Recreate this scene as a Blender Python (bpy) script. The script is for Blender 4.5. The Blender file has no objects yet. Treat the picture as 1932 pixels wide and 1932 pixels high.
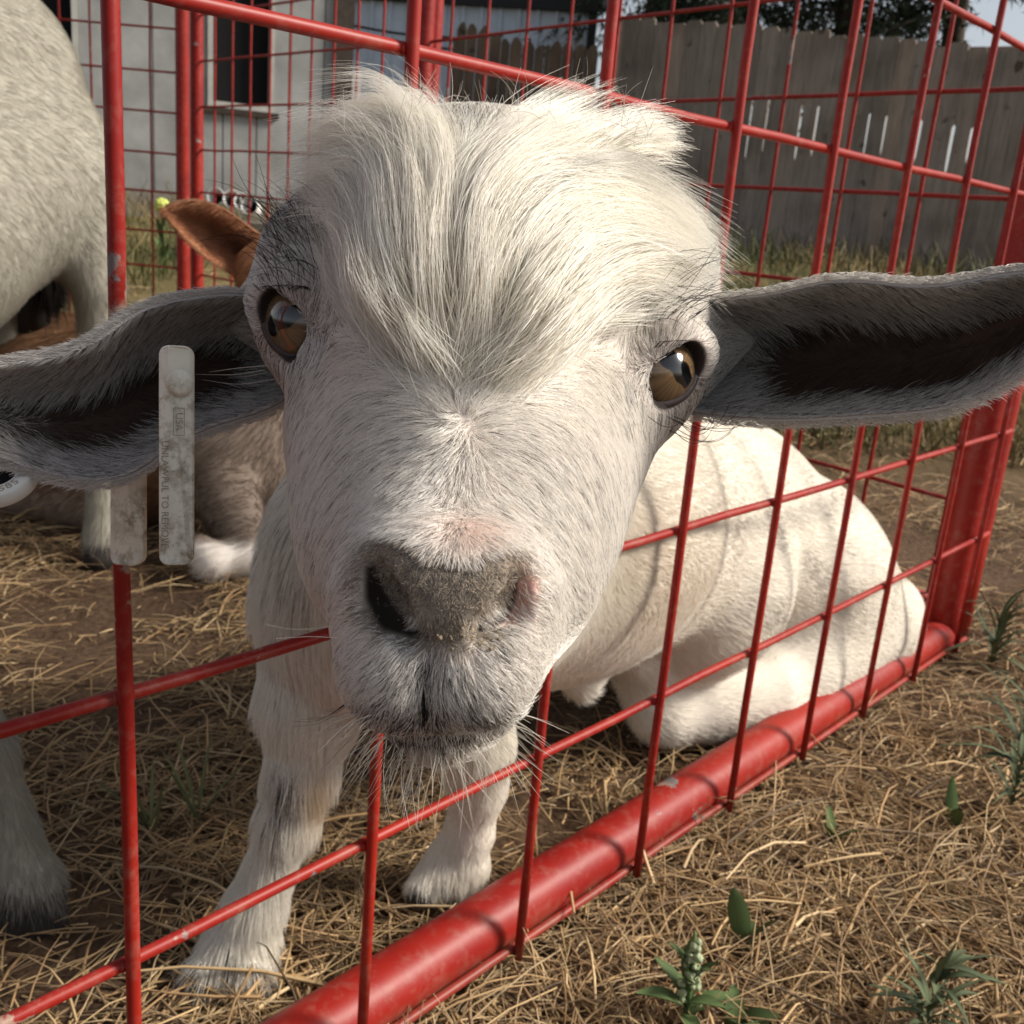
import bpy, bmesh, math, random
import numpy as np
from mathutils import Vector, Matrix
rng = np.random.default_rng(7); random.seed(7)
SC = bpy.context.scene
COL = SC.collection

# ---------------------------------------------------------------- camera, world, sun, exposure
CAM_H = 0.536
PITCH, ROLL, YAW = 0.2803, 0.0863, 0.8554
_cp, _sp, _cy, _sy = math.cos(PITCH), math.sin(PITCH), math.cos(YAW), math.sin(YAW)
FW = np.array([_sy*_cp, _cy*_cp, -_sp]); _r0 = np.array([_cy, -_sy, 0.0]); _u0 = np.cross(_r0, FW)
RT = math.cos(ROLL)*_r0 + math.sin(ROLL)*_u0
UP = -math.sin(ROLL)*_r0 + math.cos(ROLL)*_u0
EYE = np.array([0, 0, CAM_H])
cam = bpy.data.cameras.new('camera'); camo = bpy.data.objects.new('camera', cam); COL.objects.link(camo)
camo.matrix_world = Matrix(((RT[0], UP[0], -FW[0], 0), (RT[1], UP[1], -FW[1], 0), (RT[2], UP[2], -FW[2], CAM_H), (0, 0, 0, 1)))
cam.sensor_width = 36; cam.lens = 36.13; cam.clip_start = 0.02; cam.clip_end = 400
cam.dof.use_dof = True; cam.dof.focus_distance = 0.30; cam.dof.aperture_fstop = 36
SC.camera = camo

SUN_EL = math.radians(37)
_sh = np.array([0.66, -0.75, 0.0]); _sh /= np.linalg.norm(_sh)
SUN = np.array([_sh[0]*math.cos(SUN_EL), _sh[1]*math.cos(SUN_EL), math.sin(SUN_EL)])
world = bpy.data.worlds.new('World'); SC.world = world; world.use_nodes = True
wn = world.node_tree; bg = wn.nodes['Background']
sky = wn.nodes.new('ShaderNodeTexSky'); sky.sky_type = 'NISHITA'; sky.sun_disc = False
sky.sun_elevation = SUN_EL; sky.sun_rotation = math.atan2(SUN[0], SUN[1]); sky.dust_density = 2.0; sky.air_density = 1.0
hsv = wn.nodes.new('ShaderNodeHueSaturation'); hsv.inputs['Saturation'].default_value = 0.42      # the hazy, nearly white sky of the photo
wn.links.new(sky.outputs[0], hsv.inputs['Color']); wn.links.new(hsv.outputs[0], bg.inputs[0]); bg.inputs[1].default_value = 0.10
sun = bpy.data.lights.new('sun', 'SUN'); suno = bpy.data.objects.new('sun', sun); COL.objects.link(suno)
sun.energy = 4.6; sun.angle = math.radians(16); sun.color = (1.0, 0.93, 0.82)
suno.rotation_euler = Vector(SUN).to_track_quat('Z', 'Y').to_euler()
vs = SC.view_settings; vs.view_transform = 'Standard'; vs.look = 'None'; vs.gamma = 1; vs.exposure = 0.34
vs.use_curve_mapping = False
try: SC.cycles_curves.shape = 'RIBBONS'
except Exception: pass
SC.cycles.max_bounces = 8; SC.cycles.transparent_max_bounces = 8

# ---------------------------------------------------------------- measuring helpers: a sight line of the photo (1932 px wide) taken to a real distance
PX = 1939.0
def ray(x, y):
    x = np.asarray(x, float)[..., None]; y = np.asarray(y, float)[..., None]
    return FW + RT*(x-966)/PX - UP*(y-966)/PX
def at(x, y, dep): return EYE + ray(x, y)*np.asarray(dep, float)[..., None]
def px_of(P):
    Q = np.asarray(P, float) - EYE; z = np.maximum(Q@FW, 1e-4)
    return 966+PX*(Q@RT)/z, 966-PX*(Q@UP)/z, z
def on_plane(x, y, p, n):
    d = ray(x, y); t = ((np.asarray(p)-EYE)@n)/(d@n); return EYE+d*t
def sstep(a, b, x):
    t = np.clip((np.asarray(x, float)-a)/(b-a), 0, 1); return t*t*(3-2*t)
def ground_z(x, y):
    d = 0.755*np.asarray(x, float)+0.656*np.asarray(y, float)
    return 0.37*sstep(2.4, 7.5, d)

# ---------------------------------------------------------------- object helpers
def tag(o, label=None, cat=None, group=None, kind=None):
    if label: o['label'] = label
    if cat: o['category'] = cat
    if group: o['group'] = group
    if kind: o['kind'] = kind
    return o
def empty(name, loc=(0, 0, 0)):
    o = bpy.data.objects.new(name, None); COL.objects.link(o); o.location = loc; o.empty_display_size = .05
    return o
def mesh_data(name, V, F, smooth=True):
    me = bpy.data.meshes.new(name)
    V = np.asarray(V, np.float32)
    if isinstance(F, np.ndarray):
        n, k = F.shape
        me.vertices.add(len(V)); me.vertices.foreach_set('co', V.ravel())
        me.loops.add(n*k); me.loops.foreach_set('vertex_index', F.astype(np.int32).ravel())
        me.polygons.add(n); me.polygons.foreach_set('loop_start', np.arange(0, n*k, k, dtype=np.int32))
        me.polygons.foreach_set('loop_total', np.full(n, k, np.int32))
        me.update(calc_edges=True)
    else:
        me.from_pydata([tuple(map(float, v)) for v in V], [], [tuple(map(int, f)) for f in F])
    me.polygons.foreach_set('use_smooth', np.full(len(me.polygons), smooth))
    me.validate(); me.update()
    return me
def obj(name, me, mat=None, parent=None, loc=None, rot=None):
    o = bpy.data.objects.new(name, me); COL.objects.link(o)
    if mat is not None and len(me.materials) == 0: me.materials.append(mat)
    if loc is not None: o.location = loc
    if rot is not None: o.rotation_euler = rot
    if parent is not None: o.parent = parent
    return o
def set_col(me, c, name='tint'):
    a = me.attributes.new(name, 'FLOAT_COLOR', 'POINT')
    c = np.asarray(c, np.float32); c = np.c_[c, np.ones(len(c), np.float32)]
    a.data.foreach_set('color', c.ravel())

def tube_mesh(name, pts, rad, sides=12, cap=True, up=(0.13, 0.21, 0.97), smooth=True):
    P = np.asarray(pts, float); n = len(P); R = np.broadcast_to(np.asarray(rad, float), (n,))
    T = np.gradient(P, axis=0); T /= np.linalg.norm(T, axis=1)[:, None]+1e-12
    V = []; A = np.asarray(up, float)
    if abs(T[0]@A) > .95: A = np.array([1.0, .1, 0])
    a = np.linspace(0, 2*np.pi, sides, endpoint=False)
    for i in range(n):
        A = A-T[i]*(A@T[i]); A /= np.linalg.norm(A); B = np.cross(T[i], A)
        V.append(P[i]+R[i]*(np.cos(a)[:, None]*A+np.sin(a)[:, None]*B))
    V = np.concatenate(V); F = []
    for i in range(n-1):
        for j in range(sides):
            k = (j+1) % sides
            F.append((i*sides+j, i*sides+k, (i+1)*sides+k, (i+1)*sides+j))
    if cap:
        F.append(tuple(range(sides))[::-1]); F.append(tuple(range((n-1)*sides, n*sides)))
    return mesh_data(name, V, F, smooth)
def box_arrays(c, s, ax=None):
    c = np.asarray(c, float); s = np.asarray(s, float)/2
    X = np.eye(3) if ax is None else np.asarray(ax, float)
    V = np.array([c+X[0]*s[0]*a+X[1]*s[1]*b+X[2]*s[2]*d for a in (-1, 1) for b in (-1, 1) for d in (-1, 1)])
    F = [(0, 1, 3, 2), (4, 6, 7, 5), (0, 4, 5, 1), (2, 3, 7, 6), (0, 2, 6, 4), (1, 5, 7, 3)]
    return V, F
def box_mesh(name, c, s, ax=None, bevel=0):
    V, F = box_arrays(c, s, ax); me = mesh_data(name, V, F, False)
    if bevel:
        bm = bmesh.new(); bm.from_mesh(me); bmesh.ops.bevel(bm, geom=bm.edges[:], offset=bevel, segments=2, affect='EDGES'); bm.to_mesh(me); bm.free()
    return me

# ---------------------------------------------------------------- materials
def mat_new(name):
    m = bpy.data.materials.new(name); m.use_nodes = True
    return m, m.node_tree.nodes, m.node_tree.links, m.node_tree.nodes['Principled BSDF']
def noise(N, L, scale, detail=5, rough=.55, vec=None, dim=None):
    n = N.new('ShaderNodeTexNoise'); n.inputs['Scale'].default_value = scale; n.inputs['Detail'].default_value = detail
    n.inputs['Roughness'].default_value = rough
    if vec is not None: L.new(vec, n.inputs['Vector'])
    return n
def ramp(N, L, src, stops):
    r = N.new('ShaderNodeValToRGB'); L.new(src, r.inputs[0])
    el = r.color_ramp.elements
    while len(el) < len(stops): el.new(.5)
    for e, (p, c) in zip(el, stops):
        e.position = p; e.color = (*c, 1) if len(c) == 3 else c
    return r
def mixc(N, L, fac, a, b, blend='MIX'):
    m = N.new('ShaderNodeMix'); m.data_type = 'RGBA'; m.blend_type = blend
    for s, v in ((0, fac), (6, a), (7, b)):
        if hasattr(v, 'is_output') or isinstance(v, bpy.types.NodeSocket): L.new(v, m.inputs[s])
        elif isinstance(v, tuple): m.inputs[s].default_value = (*v, 1)
        else: m.inputs[s].default_value = v
    return m.outputs[2]
def objcoord(N, kind='Object'):
    return N.new('ShaderNodeTexCoord').outputs[kind]
def bump(N, L, h, bsdf, strength=.3, dist=.002):
    b = N.new('ShaderNodeBump'); b.inputs['Strength'].default_value = strength; b.inputs['Distance'].default_value = dist
    L.new(h, b.inputs['Height']); L.new(b.outputs[0], bsdf.inputs['Normal'])

def m_paint():
    m, N, L, B = mat_new('red_paint'); g = N.new('ShaderNodeNewGeometry').outputs['Position']
    n1 = noise(N, L, 9, 4, .6, g); c = ramp(N, L, n1.outputs[0], [(.3, (.21, .007, .006)), (.7, (.31, .018, .009))])
    n2 = noise(N, L, 26, 6, .62, g); n3 = noise(N, L, 3.1, 2, .5, g)
    ad = N.new('ShaderNodeMath'); ad.operation = 'ADD'; L.new(n2.outputs[0], ad.inputs[0]); L.new(n3.outputs[0], ad.inputs[1])
    k = ramp(N, L, ad.outputs[0], [(.0, (0, 0, 0)), (.612, (0, 0, 0)), (.622, (1, 1, 1))])
    mm = N.new('ShaderNodeMath'); mm.operation = 'MULTIPLY'; mm.inputs[1].default_value = .5; L.new(ad.outputs[0], mm.inputs[0])
    L.new(mm.outputs[0], k.inputs[0])
    n4 = noise(N, L, 60, 3, .5, g); chip = ramp(N, L, n4.outputs[0], [(.42, (.16, .15, .15)), (.6, (.34, .22, .17))])
    col = mixc(N, L, k.outputs[0], c.outputs[0], chip.outputs[0])
    n5 = noise(N, L, 90, 5, .7, g); d = ramp(N, L, n5.outputs[0], [(.50, (0, 0, 0)), (.78, (.55, .55, .55))])
    col2 = mixc(N, L, d.outputs[0], col, (.30, .12, .09))
    sp = N.new('ShaderNodeSeparateXYZ'); L.new(g, sp.inputs[0]); mr = N.new('ShaderNodeMapRange'); mr.inputs[1].default_value = .030; mr.inputs[2].default_value = .004; L.new(sp.outputs['Z'], mr.inputs[0])
    n6 = noise(N, L, 34, 5, .65, g); md = ramp(N, L, n6.outputs[0], [(.42, (0, 0, 0)), (.62, (.8, .8, .8))])
    col2 = mixc(N, L, mixc(N, L, 1.0, md.outputs[0], mr.outputs[0], 'MULTIPLY'), col2, (.17, .105, .065))
    L.new(col2, B.inputs['Base Color']); B.inputs['Roughness'].default_value = .45; B.inputs['Specular IOR Level'].default_value = .3
    bump(N, L, n2.outputs[0], B, .25, .001)
    return m
RED = m_paint()

def m_attr(name, attr='tint', rough=.6, spec=.3, var=0):
    m, N, L, B = mat_new(name); a = N.new('ShaderNodeAttribute'); a.attribute_name = attr
    L.new(a.outputs['Color'], B.inputs['Base Color']); B.inputs['Roughness'].default_value = rough
    if 'hide' in name: n = noise(N, L, 700, 4, .6, N.new('ShaderNodeNewGeometry').outputs['Position']); bump(N, L, n.outputs[0], B, .12, .0006)
    B.inputs['Specular IOR Level'].default_value = spec
    return m
def m_plain(name, col, rough=.7, nscale=0, var=.25, bumpd=0, spec=.3):
    m, N, L, B = mat_new(name); B.inputs['Roughness'].default_value = rough; B.inputs['Specular IOR Level'].default_value = spec
    if nscale:
        n = noise(N, L, nscale, 6, .6, N.new('ShaderNodeNewGeometry').outputs['Position'])
        r = ramp(N, L, n.outputs[0], [(.3, tuple(c*(1-var) for c in col)), (.7, tuple(min(1, c*(1+var)) for c in col))])
        L.new(r.outputs[0], B.inputs['Base Color'])
        if bumpd: bump(N, L, n.outputs[0], B, .5, bumpd)
    else: B.inputs['Base Color'].default_value = (*col, 1)
    return m
def m_hair(name):
    m, N, L, B = mat_new(name); N.remove(B); out = N['Material Output']
    a = N.new('ShaderNodeAttribute'); a.attribute_name = 'tint'
    d = N.new('ShaderNodeBsdfDiffuse'); L.new(a.outputs['Color'], d.inputs[0])
    t = N.new('ShaderNodeBsdfTranslucent'); L.new(a.outputs['Color'], t.inputs[0])
    h = N.new('ShaderNodeBsdfHair'); h.component = 'Reflection'; h.inputs['RoughnessU'].default_value = .25; h.inputs['RoughnessV'].default_value = .5
    L.new(a.outputs['Color'], h.inputs[0])
    m1 = N.new('ShaderNodeMixShader'); m1.inputs[0].default_value = .42; L.new(d.outputs[0], m1.inputs[1]); L.new(t.outputs[0], m1.inputs[2])
    m2 = N.new('ShaderNodeMixShader'); m2.inputs[0].default_value = .22; L.new(m1.outputs[0], m2.inputs[1]); L.new(h.outputs[0], m2.inputs[2])
    L.new(m2.outputs[0], out.inputs[0])
    return m
SKIN = m_attr('goat_hide', rough=.75, spec=.15)
HAIR = m_hair('goat_hair')

# ================================================================ SETTING
def build_ground():
    ds = np.concatenate([np.arange(-1.5, 3.0, .03), np.geomspace(3.0, 300, 120)])
    ls = np.concatenate([-np.geomspace(3.0, 300, 90)[::-1], np.arange(-2.97, 2.98, .03), np.geomspace(3.0, 300, 90)])
    D, Lm = np.meshgrid(ds, ls, indexing='ij')
    X = .755*D+.656*Lm; Y = .656*D-.755*Lm
    Z = ground_z(X, Y)
    near = np.exp(-np.maximum(D, 0)/2.5)
    for k in range(14):
        f = rng.uniform(6, 60); a = rng.uniform(0, 6.3); ph = rng.uniform(0, 6.3)
        Z = Z + near*0.02/f**.5*np.sin(f*(X*np.cos(a)+Y*np.sin(a))+ph)*.45
    n, m = D.shape; idx = np.arange(n*m).reshape(n, m)
    F = np.stack([idx[:-1, :-1], idx[:-1, 1:], idx[1:, 1:], idx[1:, :-1]], -1).reshape(-1, 4)[:, ::-1]
    me = mesh_data('ground', np.stack([X, Y, Z-.006], -1).reshape(-1, 3), F)
    m_, N, L, B = mat_new('dirt'); g = N.new('ShaderNodeNewGeometry').outputs['Position']
    n1 = noise(N, L, 3, 6, .6, g); n2 = noise(N, L, 120, 6, .7, g); n3 = noise(N, L, 1.1, 4, .6, g)
    c1 = ramp(N, L, n1.outputs[0], [(.3, (.085, .055, .036)), (.7, (.16, .105, .068))])
    c2 = ramp(N, L, n2.outputs[0], [(.35, (.45, .42, .4)), (.65, (1.25, 1.2, 1.15))])
    near_c = mixc(N, L, 1.0, c1.outputs[0], c2.outputs[0], 'MULTIPLY')
    far_c = ramp(N, L, n3.outputs[0], [(.35, (.075, .075, .03)), (.55, (.17, .13, .06)), (.7, (.26, .19, .09))])
    dm = N.new('ShaderNodeVectorMath'); dm.operation = 'DOT_PRODUCT'; L.new(g, dm.inputs[0]); dm.inputs[1].default_value = (.755, .656, 0)
    fr = ramp(N, L, dm.outputs['Value'], [(.0, (0, 0, 0)), (1, (1, 1, 1))])
    mr = N.new('ShaderNodeMapRange'); mr.inputs[1].default_value = 2.0; mr.inputs[2].default_value = 4.0; L.new(dm.outputs['Value'], mr.inputs[0])
    L.new(mixc(N, L, mr.outputs[0], near_c, far_c.outputs[0]), B.inputs['Base Color']); B.inputs['Roughness'].default_value = .95
    B.inputs['Specular IOR Level'].default_value = .1
    bump(N, L, n2.outputs[0], B, .8, .006)
    o = obj('ground', me, m_); tag(o, kind='structure'); return o
build_ground()

def ribbons(P0, az, ln, wid, tilt, bend, lift, col, segs=3, name='straw', mat=None, curl=None):
    """many three-sided stalks in one mesh; P0 n x 3, angles in radians"""
    n = len(P0); t = np.linspace(0, 1, segs+1)
    d = np.stack([np.cos(az), np.sin(az), np.zeros(n)], 1); s = np.stack([-np.sin(az), np.cos(az), np.zeros(n)], 1)
    up = np.array([0, 0, 1.0])
    cx = t[None, :]*ln[:, None]
    side = bend[:, None]*ln[:, None]*(t**2)[None, :]
    zz = np.sin(tilt)[:, None]*cx + (lift[:, None]*ln[:, None])*np.sin(np.pi*t)[None, :]
    cx = cx*np.cos(tilt)[:, None]
    C = P0[:, None, :]+d[:, None, :]*cx[..., None]+s[:, None, :]*side[..., None]+up*zz[..., None]
    w = wid[:, None]*(1-.55*t)[None, :]
    ofs = [s[:, None, :]*w[..., None]*.5-up*(w*.12)[..., None], -s[:, None, :]*w[..., None]*.5-up*(w*.12)[..., None], up*(w*.32)[..., None]*np.ones_like(C)]
    V = np.stack([C+o for o in ofs], 2)            # n, segs+1, 3, 3
    V = V.reshape(-1, 3)
    base = (np.arange(n)*(segs+1)*3)[:, None, None]
    q = []
    for i in range(segs):
        for j in range(3):
            k = (j+1) % 3; q.append((i*3+j, i*3+k, (i+1)*3+k, (i+1)*3+j))
    F = (base+np.array(q)[None]).reshape(-1, 4)
    me = mesh_data(name, V, F)
    set_col(me, np.repeat(col, (segs+1)*3, axis=0))
    return me
STRAW_M = m_attr('dry_straw', rough=.6, spec=.25)
def build_straw():
    pal = np.array([(.46, .32, .165), (.36, .235, .12), (.54, .40, .23), (.26, .175, .10), (.42, .265, .13), (.19, .13, .08)])
    P, A, Ln, W, T, Bd, Lf, Cc = [], [], [], [], [], [], [], []
    def scatter(n, d0, d1, lmin, lmax, wmin, wmax, zmax, pw, tl=.12):
        d = d0*(d1/d0)**(rng.random(n)**pw); lat = (rng.random(n)*2-1)*(.22+.68*d)
        x = .755*d+.656*lat; y = .656*d-.755*lat
        # thin and bare patches
        f = np.sin(7.1*x+1.3)*np.sin(6.3*y+.4)+.6*np.sin(15*x-9*y)
        inside = y > .43
        f = f+.8*np.sin(23*x+17*y)*np.sin(19*y-12*x); keep = rng.random(n) < np.where(inside, .46+.42*np.tanh(f*1.4), .74+.26*np.tanh(f*1.1))
        x, y = x[keep], y[keep]; n = len(x)
        z = ground_z(x, y)+rng.random(n)**2*zmax-.002
        P.append(np.stack([x, y, z], 1)); A.append(rng.uniform(0, 2*np.pi, n)); Ln.append(rng.uniform(lmin, lmax, n)*rng.uniform(.5, 1, n))
        W.append(rng.uniform(wmin, wmax, n)); T.append(rng.normal(0, tl, n)); Bd.append(rng.normal(0, .22, n)); Lf.append(np.abs(rng.normal(.02, .07, n)))
        c = pal[rng.choice(len(pal), n, p=[.26, .22, .14, .14, .16, .08])]*rng.uniform(.6, 1.25, (n, 1)); Cc.append(c)
    scatter(36000, .42, 2.2, .02, .10, .0011, .0032, .012, 1.0)
    scatter(30000, .42, 2.0, .006, .03, .0010, .0030, .006, 1.0)
    scatter(2600, .45, 1.6, .09, .20, .0010, .0022, .022, 1.0, .10)
    scatter(1500, .45, 1.7, .05, .16, .0026, .0050, .020, 1.0, .10)
    scatter(14000, 2.0, 6.0, .04, .14, .002, .005, .03, 1.0, .3)
    # upright dry stubble
    me = ribbons(np.concatenate(P), np.concatenate(A), np.concatenate(Ln), np.concatenate(W), np.concatenate(T), np.concatenate(Bd), np.concatenate(Lf), np.concatenate(Cc))
    o = obj('straw', me, STRAW_M); tag(o, kind='stuff')
    n = 2600; d = .5*(1.7/.5)**rng.random(n); lat = (rng.random(n)*2-1)*(.1+.58*d); x = .755*d+.656*lat; y = .656*d-.755*lat
    k = (y < .37) & (np.sin(9*x+2)*np.sin(8*y) > -.5); x, y = x[k], y[k]; n = len(x)
    c = pal[rng.choice(3, n)]*rng.uniform(.8, 1.1, (n, 1))
    me = ribbons(np.stack([x, y, np.zeros(n)-.003], 1), rng.uniform(0, 6.3, n), rng.uniform(.02, .06, n), rng.uniform(.001, .002, n), rng.uniform(.4, 1.35, n), rng.normal(0, .25, n), rng.normal(0, .05, n), c)
    tag(obj('dry_stubble', me, STRAW_M), kind='stuff')
build_straw()
def build_grass():
    n = 26000; d = 2.7*(9.0/2.7)**rng.random(n); lat = rng.uniform(-.62, .62, n)*d; x = .755*d+.656*lat; y = .656*d-.755*lat
    dens = .35+.5*np.tanh(np.sin(1.9*x+.7)*np.sin(2.3*y)+.5*np.sin(4.1*x-3.3*y)+.6*lat/d*2)
    k = rng.random(n) < dens; x, y, d = x[k], y[k], d[k]; n = len(x)
    green = np.clip(.5+.5*np.sin(1.7*x-2.2*y)+rng.normal(0, .25, n)+.12*(d-4.5), 0, 1)[:, None]
    c = (1-green)*np.array([.30, .21, .09])+green*np.array([.085, .105, .035]); c *= rng.uniform(.6, 1.2, (n, 1))
    me = ribbons(np.stack([x, y, ground_z(x, y)-.01], 1), rng.uniform(0, 6.3, n), rng.uniform(.05, .20, n)*(1+.06*d), rng.uniform(.003, .006, n)*(1+.15*d), rng.uniform(.5, 1.5, n), rng.normal(0, .25, n), rng.normal(0, .04, n), c, 2)
    tag(obj('grass', me, STRAW_M), kind='stuff')
build_grass()

# ---------------------------------------------------------------- wire panels of the pen
ROD = .0035
def rod(name, a, b, r, parent, sides=10, mesh=None):
    a = np.asarray(a, float); b = np.asarray(b, float); v = b-a; ln = np.linalg.norm(v)
    if mesh is None:
        k = max(2, int(ln/.12))
        z = np.linspace(0, ln, k+1); wob = np.zeros((k+1, 3)); wob[:, 2] = z; wob[1:-1, :2] = rng.normal(0, .0005, (k-1, 2))
        mesh = tube_mesh(name, wob, r, sides)
    o = obj(name, mesh, RED, parent)
    q = Vector(v/ln).to_track_quat('Z', 'Y'); o.rotation_mode = 'QUATERNION'; o.rotation_quaternion = q; o.location = Vector(a)-parent.location
    return o
def near_panel():
    root = empty('pen_panel', (.204, .40, 0)); tag(root, 'nearest red welded wire panel, with the goat head pushed through its tall gap', 'fence panel')
    S = .14955; x0 = .2039
    hz = {'A': CAM_H-.5517*.4, 'B': CAM_H-.9086*.4, 'C': CAM_H+.1772*.4, 'D': .0165, 'E': CAM_H+.525*.4, 'T': CAM_H+.875*.4}
    xr = x0+8*S+.055
    vm = None
    for i in range(-3, 9):
        o = rod('vertical_rod', (x0+S*i, .3935, .012), (x0+S*i, .3935, hz['T']+.01), ROD, root, 12, vm)
        vm = vm or o.data
    hm = None
    for k in 'ABCDE':
        o = rod('horizontal_rod', (-.25, .3999, hz[k]), (xr, .3999, hz[k]), ROD*.98, root, 12, hm); hm = hm or o.data
    # weld beads at the crossings
    bm = bmesh.new()
    for i in range(-1, 9):
        for k in 'ABCE':
            for sx in (-1, 1):
                m = Matrix.Translation((x0+S*i+sx*.0036, .3968, hz[k]))@Matrix.Diagonal((.0022, .0020, .0034, 1))
                bmesh.ops.create_icosphere(bm, subdivisions=1, radius=1, matrix=m)
    me = bpy.data.meshes.new('weld_bead'); bm.to_mesh(me); bm.free()
    for p in me.polygons: p.use_smooth = True
    o = obj('weld_beads', me, RED, root, -root.location); o['kind'] = 'stuff'
    R = .0225; yc = .4035+R
    o = obj('bottom_tube', tube_mesh('bottom_tube', [(x, yc, .024) for x in np.linspace(-.25, xr-.03, 40)], R, 32), RED, root, -root.location)
    obj('end_tube', tube_mesh('end_tube', [(xr-.027, yc, z) for z in np.linspace(-.01, hz['T']+.03, 14)], R*1.05, 32), RED, root, -root.location)
    obj('end_tube', tube_mesh('end_tube', [(-.25, yc, z) for z in np.linspace(-.01, hz['T']+.03, 14)], R*1.05, 32), RED, root, -root.location)
    obj('top_tube', tube_mesh('top_tube', [(x, yc, hz['T']+.03) for x in np.linspace(-.25, xr-.03, 14)], R, 24), RED, root, -root.location)
    obj('wire_lug', tube_mesh('wire_lug', [(xr-.005, .40, hz['A']), (xr+.006, .405, hz['A']+.001), (xr+.008, .415, hz['A']-.004)], .0032, 8), RED, root, -root.location)
near_panel()
def far_panel(label, p0, ang, n, s, zs, ends, off=0.0, z1=None, group='red wire panels round the pen', rr=.0033, tube=.020):
    p0 = np.asarray(p0, float); d = np.array([math.cos(ang), math.sin(ang)])
    root = empty('pen_panel', (p0[0], p0[1], float(ground_z(*p0)))); tag(root, label, 'fence panel', group)
    z1 = z1 or max(zs)+.15
    P = lambda t, z: (p0[0]+d[0]*t, p0[1]+d[1]*t, z)
    vm = None
    for i in range(n):
        t = off+s*i; g = float(ground_z(*P(t, 0)[:2]))
        vm2 = rod('vertical_rod', P(t, g+.01), P(t, z1), rr, root, 8)
    L_ = ends[1]-ends[0]
    hm = None
    nn = np.array([-d[1], d[0]])*.006
    for z in zs:
        a = np.array(P(ends[0], z)); b = np.array(P(ends[1], z)); a[:2] += nn; b[:2] += nn
        o = rod('horizontal_rod', a, b, rr, root, 8, hm); hm = hm or o.data
    for t in ends:
        g = float(ground_z(*P(t, 0)[:2]))
        obj('end_tube', tube_mesh('end_tube', [P(t, z) for z in np.linspace(g-.02, z1, 8)], tube, 20), RED, root, -root.location)
    for z in (float(ground_z(*P(0, 0)[:2]))+.03, z1):
        obj('frame_tube', tube_mesh('frame_tube', [P(t, z) for t in np.linspace(ends[0], ends[1], 8)], tube, 16), RED, root, -root.location)
def sc(P, k): return [EYE[2]+(z-EYE[2])*k for z in P]
far_panel('red wire panel running back from the corner post, in front of the picket fence', (1.700, 1.773), -1.72, 11, .131, sc([1.11, .946, .781, .623, .465, .305, .145], .875), (-.10, 1.36), 0.0)
far_panel('red wire panel with closer wires in front of the dark window', (1.832, 2.914), -1.639, 10, .1035, sc([1.447, 1.26, 1.073, .884, .701, .518, .335, .15], .69), (-.115, 1.02), 0.0, group=None)
far_panel('red wire panel seen edge on left of the paired posts, before pale siding', (1.745, 2.95), math.pi-.868, 6, .089, sc([1.48, 1.285, 1.082, .89, .691, .5, .3, .12], .585), (.0, .62), .095)

# ---------------------------------------------------------------- buildings, fences and trees behind the pen
FH = np.array([_sy, _cy, 0.0]); RH = np.array([_cy, -_sy, 0.0]); ZZ = np.array([0, 0, 1.0])
SIDING = m_plain('pale_siding', (.27, .272, .265), .6, 3.4, .28, .002)
DARKWOOD = m_plain('dark_wood', (.045, .033, .026), .8, 30, .4, .003)
BLACK = m_plain('black_interior', (.006, .006, .007), .9)
TRIM = m_plain('window_trim', (.40, .39, .36), .55, 14, .15)
CONC = m_plain('foundation', (.20, .18, .15), .9, 18, .3, .004)
METAL = m_plain('pale_metal', (.50, .56, .64), .45, 4, .10)
TARP = m_plain('dark_fascia', (.022, .022, .024), .7)
WHITE = m_plain('white_plastic', (.70, .69, .66), .4, 30, .06)
class Plane:
    def __init__(s, px, py, dep, turn):
        s.p = at(px/1.294, py/1.294, dep); a = math.radians(turn)
        s.d = math.cos(a)*RH+math.sin(a)*FH; s.n = np.cross(s.d, ZZ); s.n = s.n if s.n@FH < 0 else -s.n
    def sz(s, px, py):
        q = on_plane(px/1.294, py/1.294, s.p, s.n); return float((q-s.p)@s.d), float(q[2])
    def w(s, t, z, out=0.0):
        q = s.p+s.d*t+s.n*out; return np.array([q[0], q[1], z])
    def slab(s, name, t0, t1, z0, z1, o0, o1, mat, parent, bevel=.0):
        c = s.w((t0+t1)/2, (z0+z1)/2, (o0+o1)/2)
        me = box_mesh(name, c-np.array(parent.location), (t1-t0, z1-z0, o1-o0), (s.d, ZZ, s.n), bevel)
        return obj(name, me, mat, parent)

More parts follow.
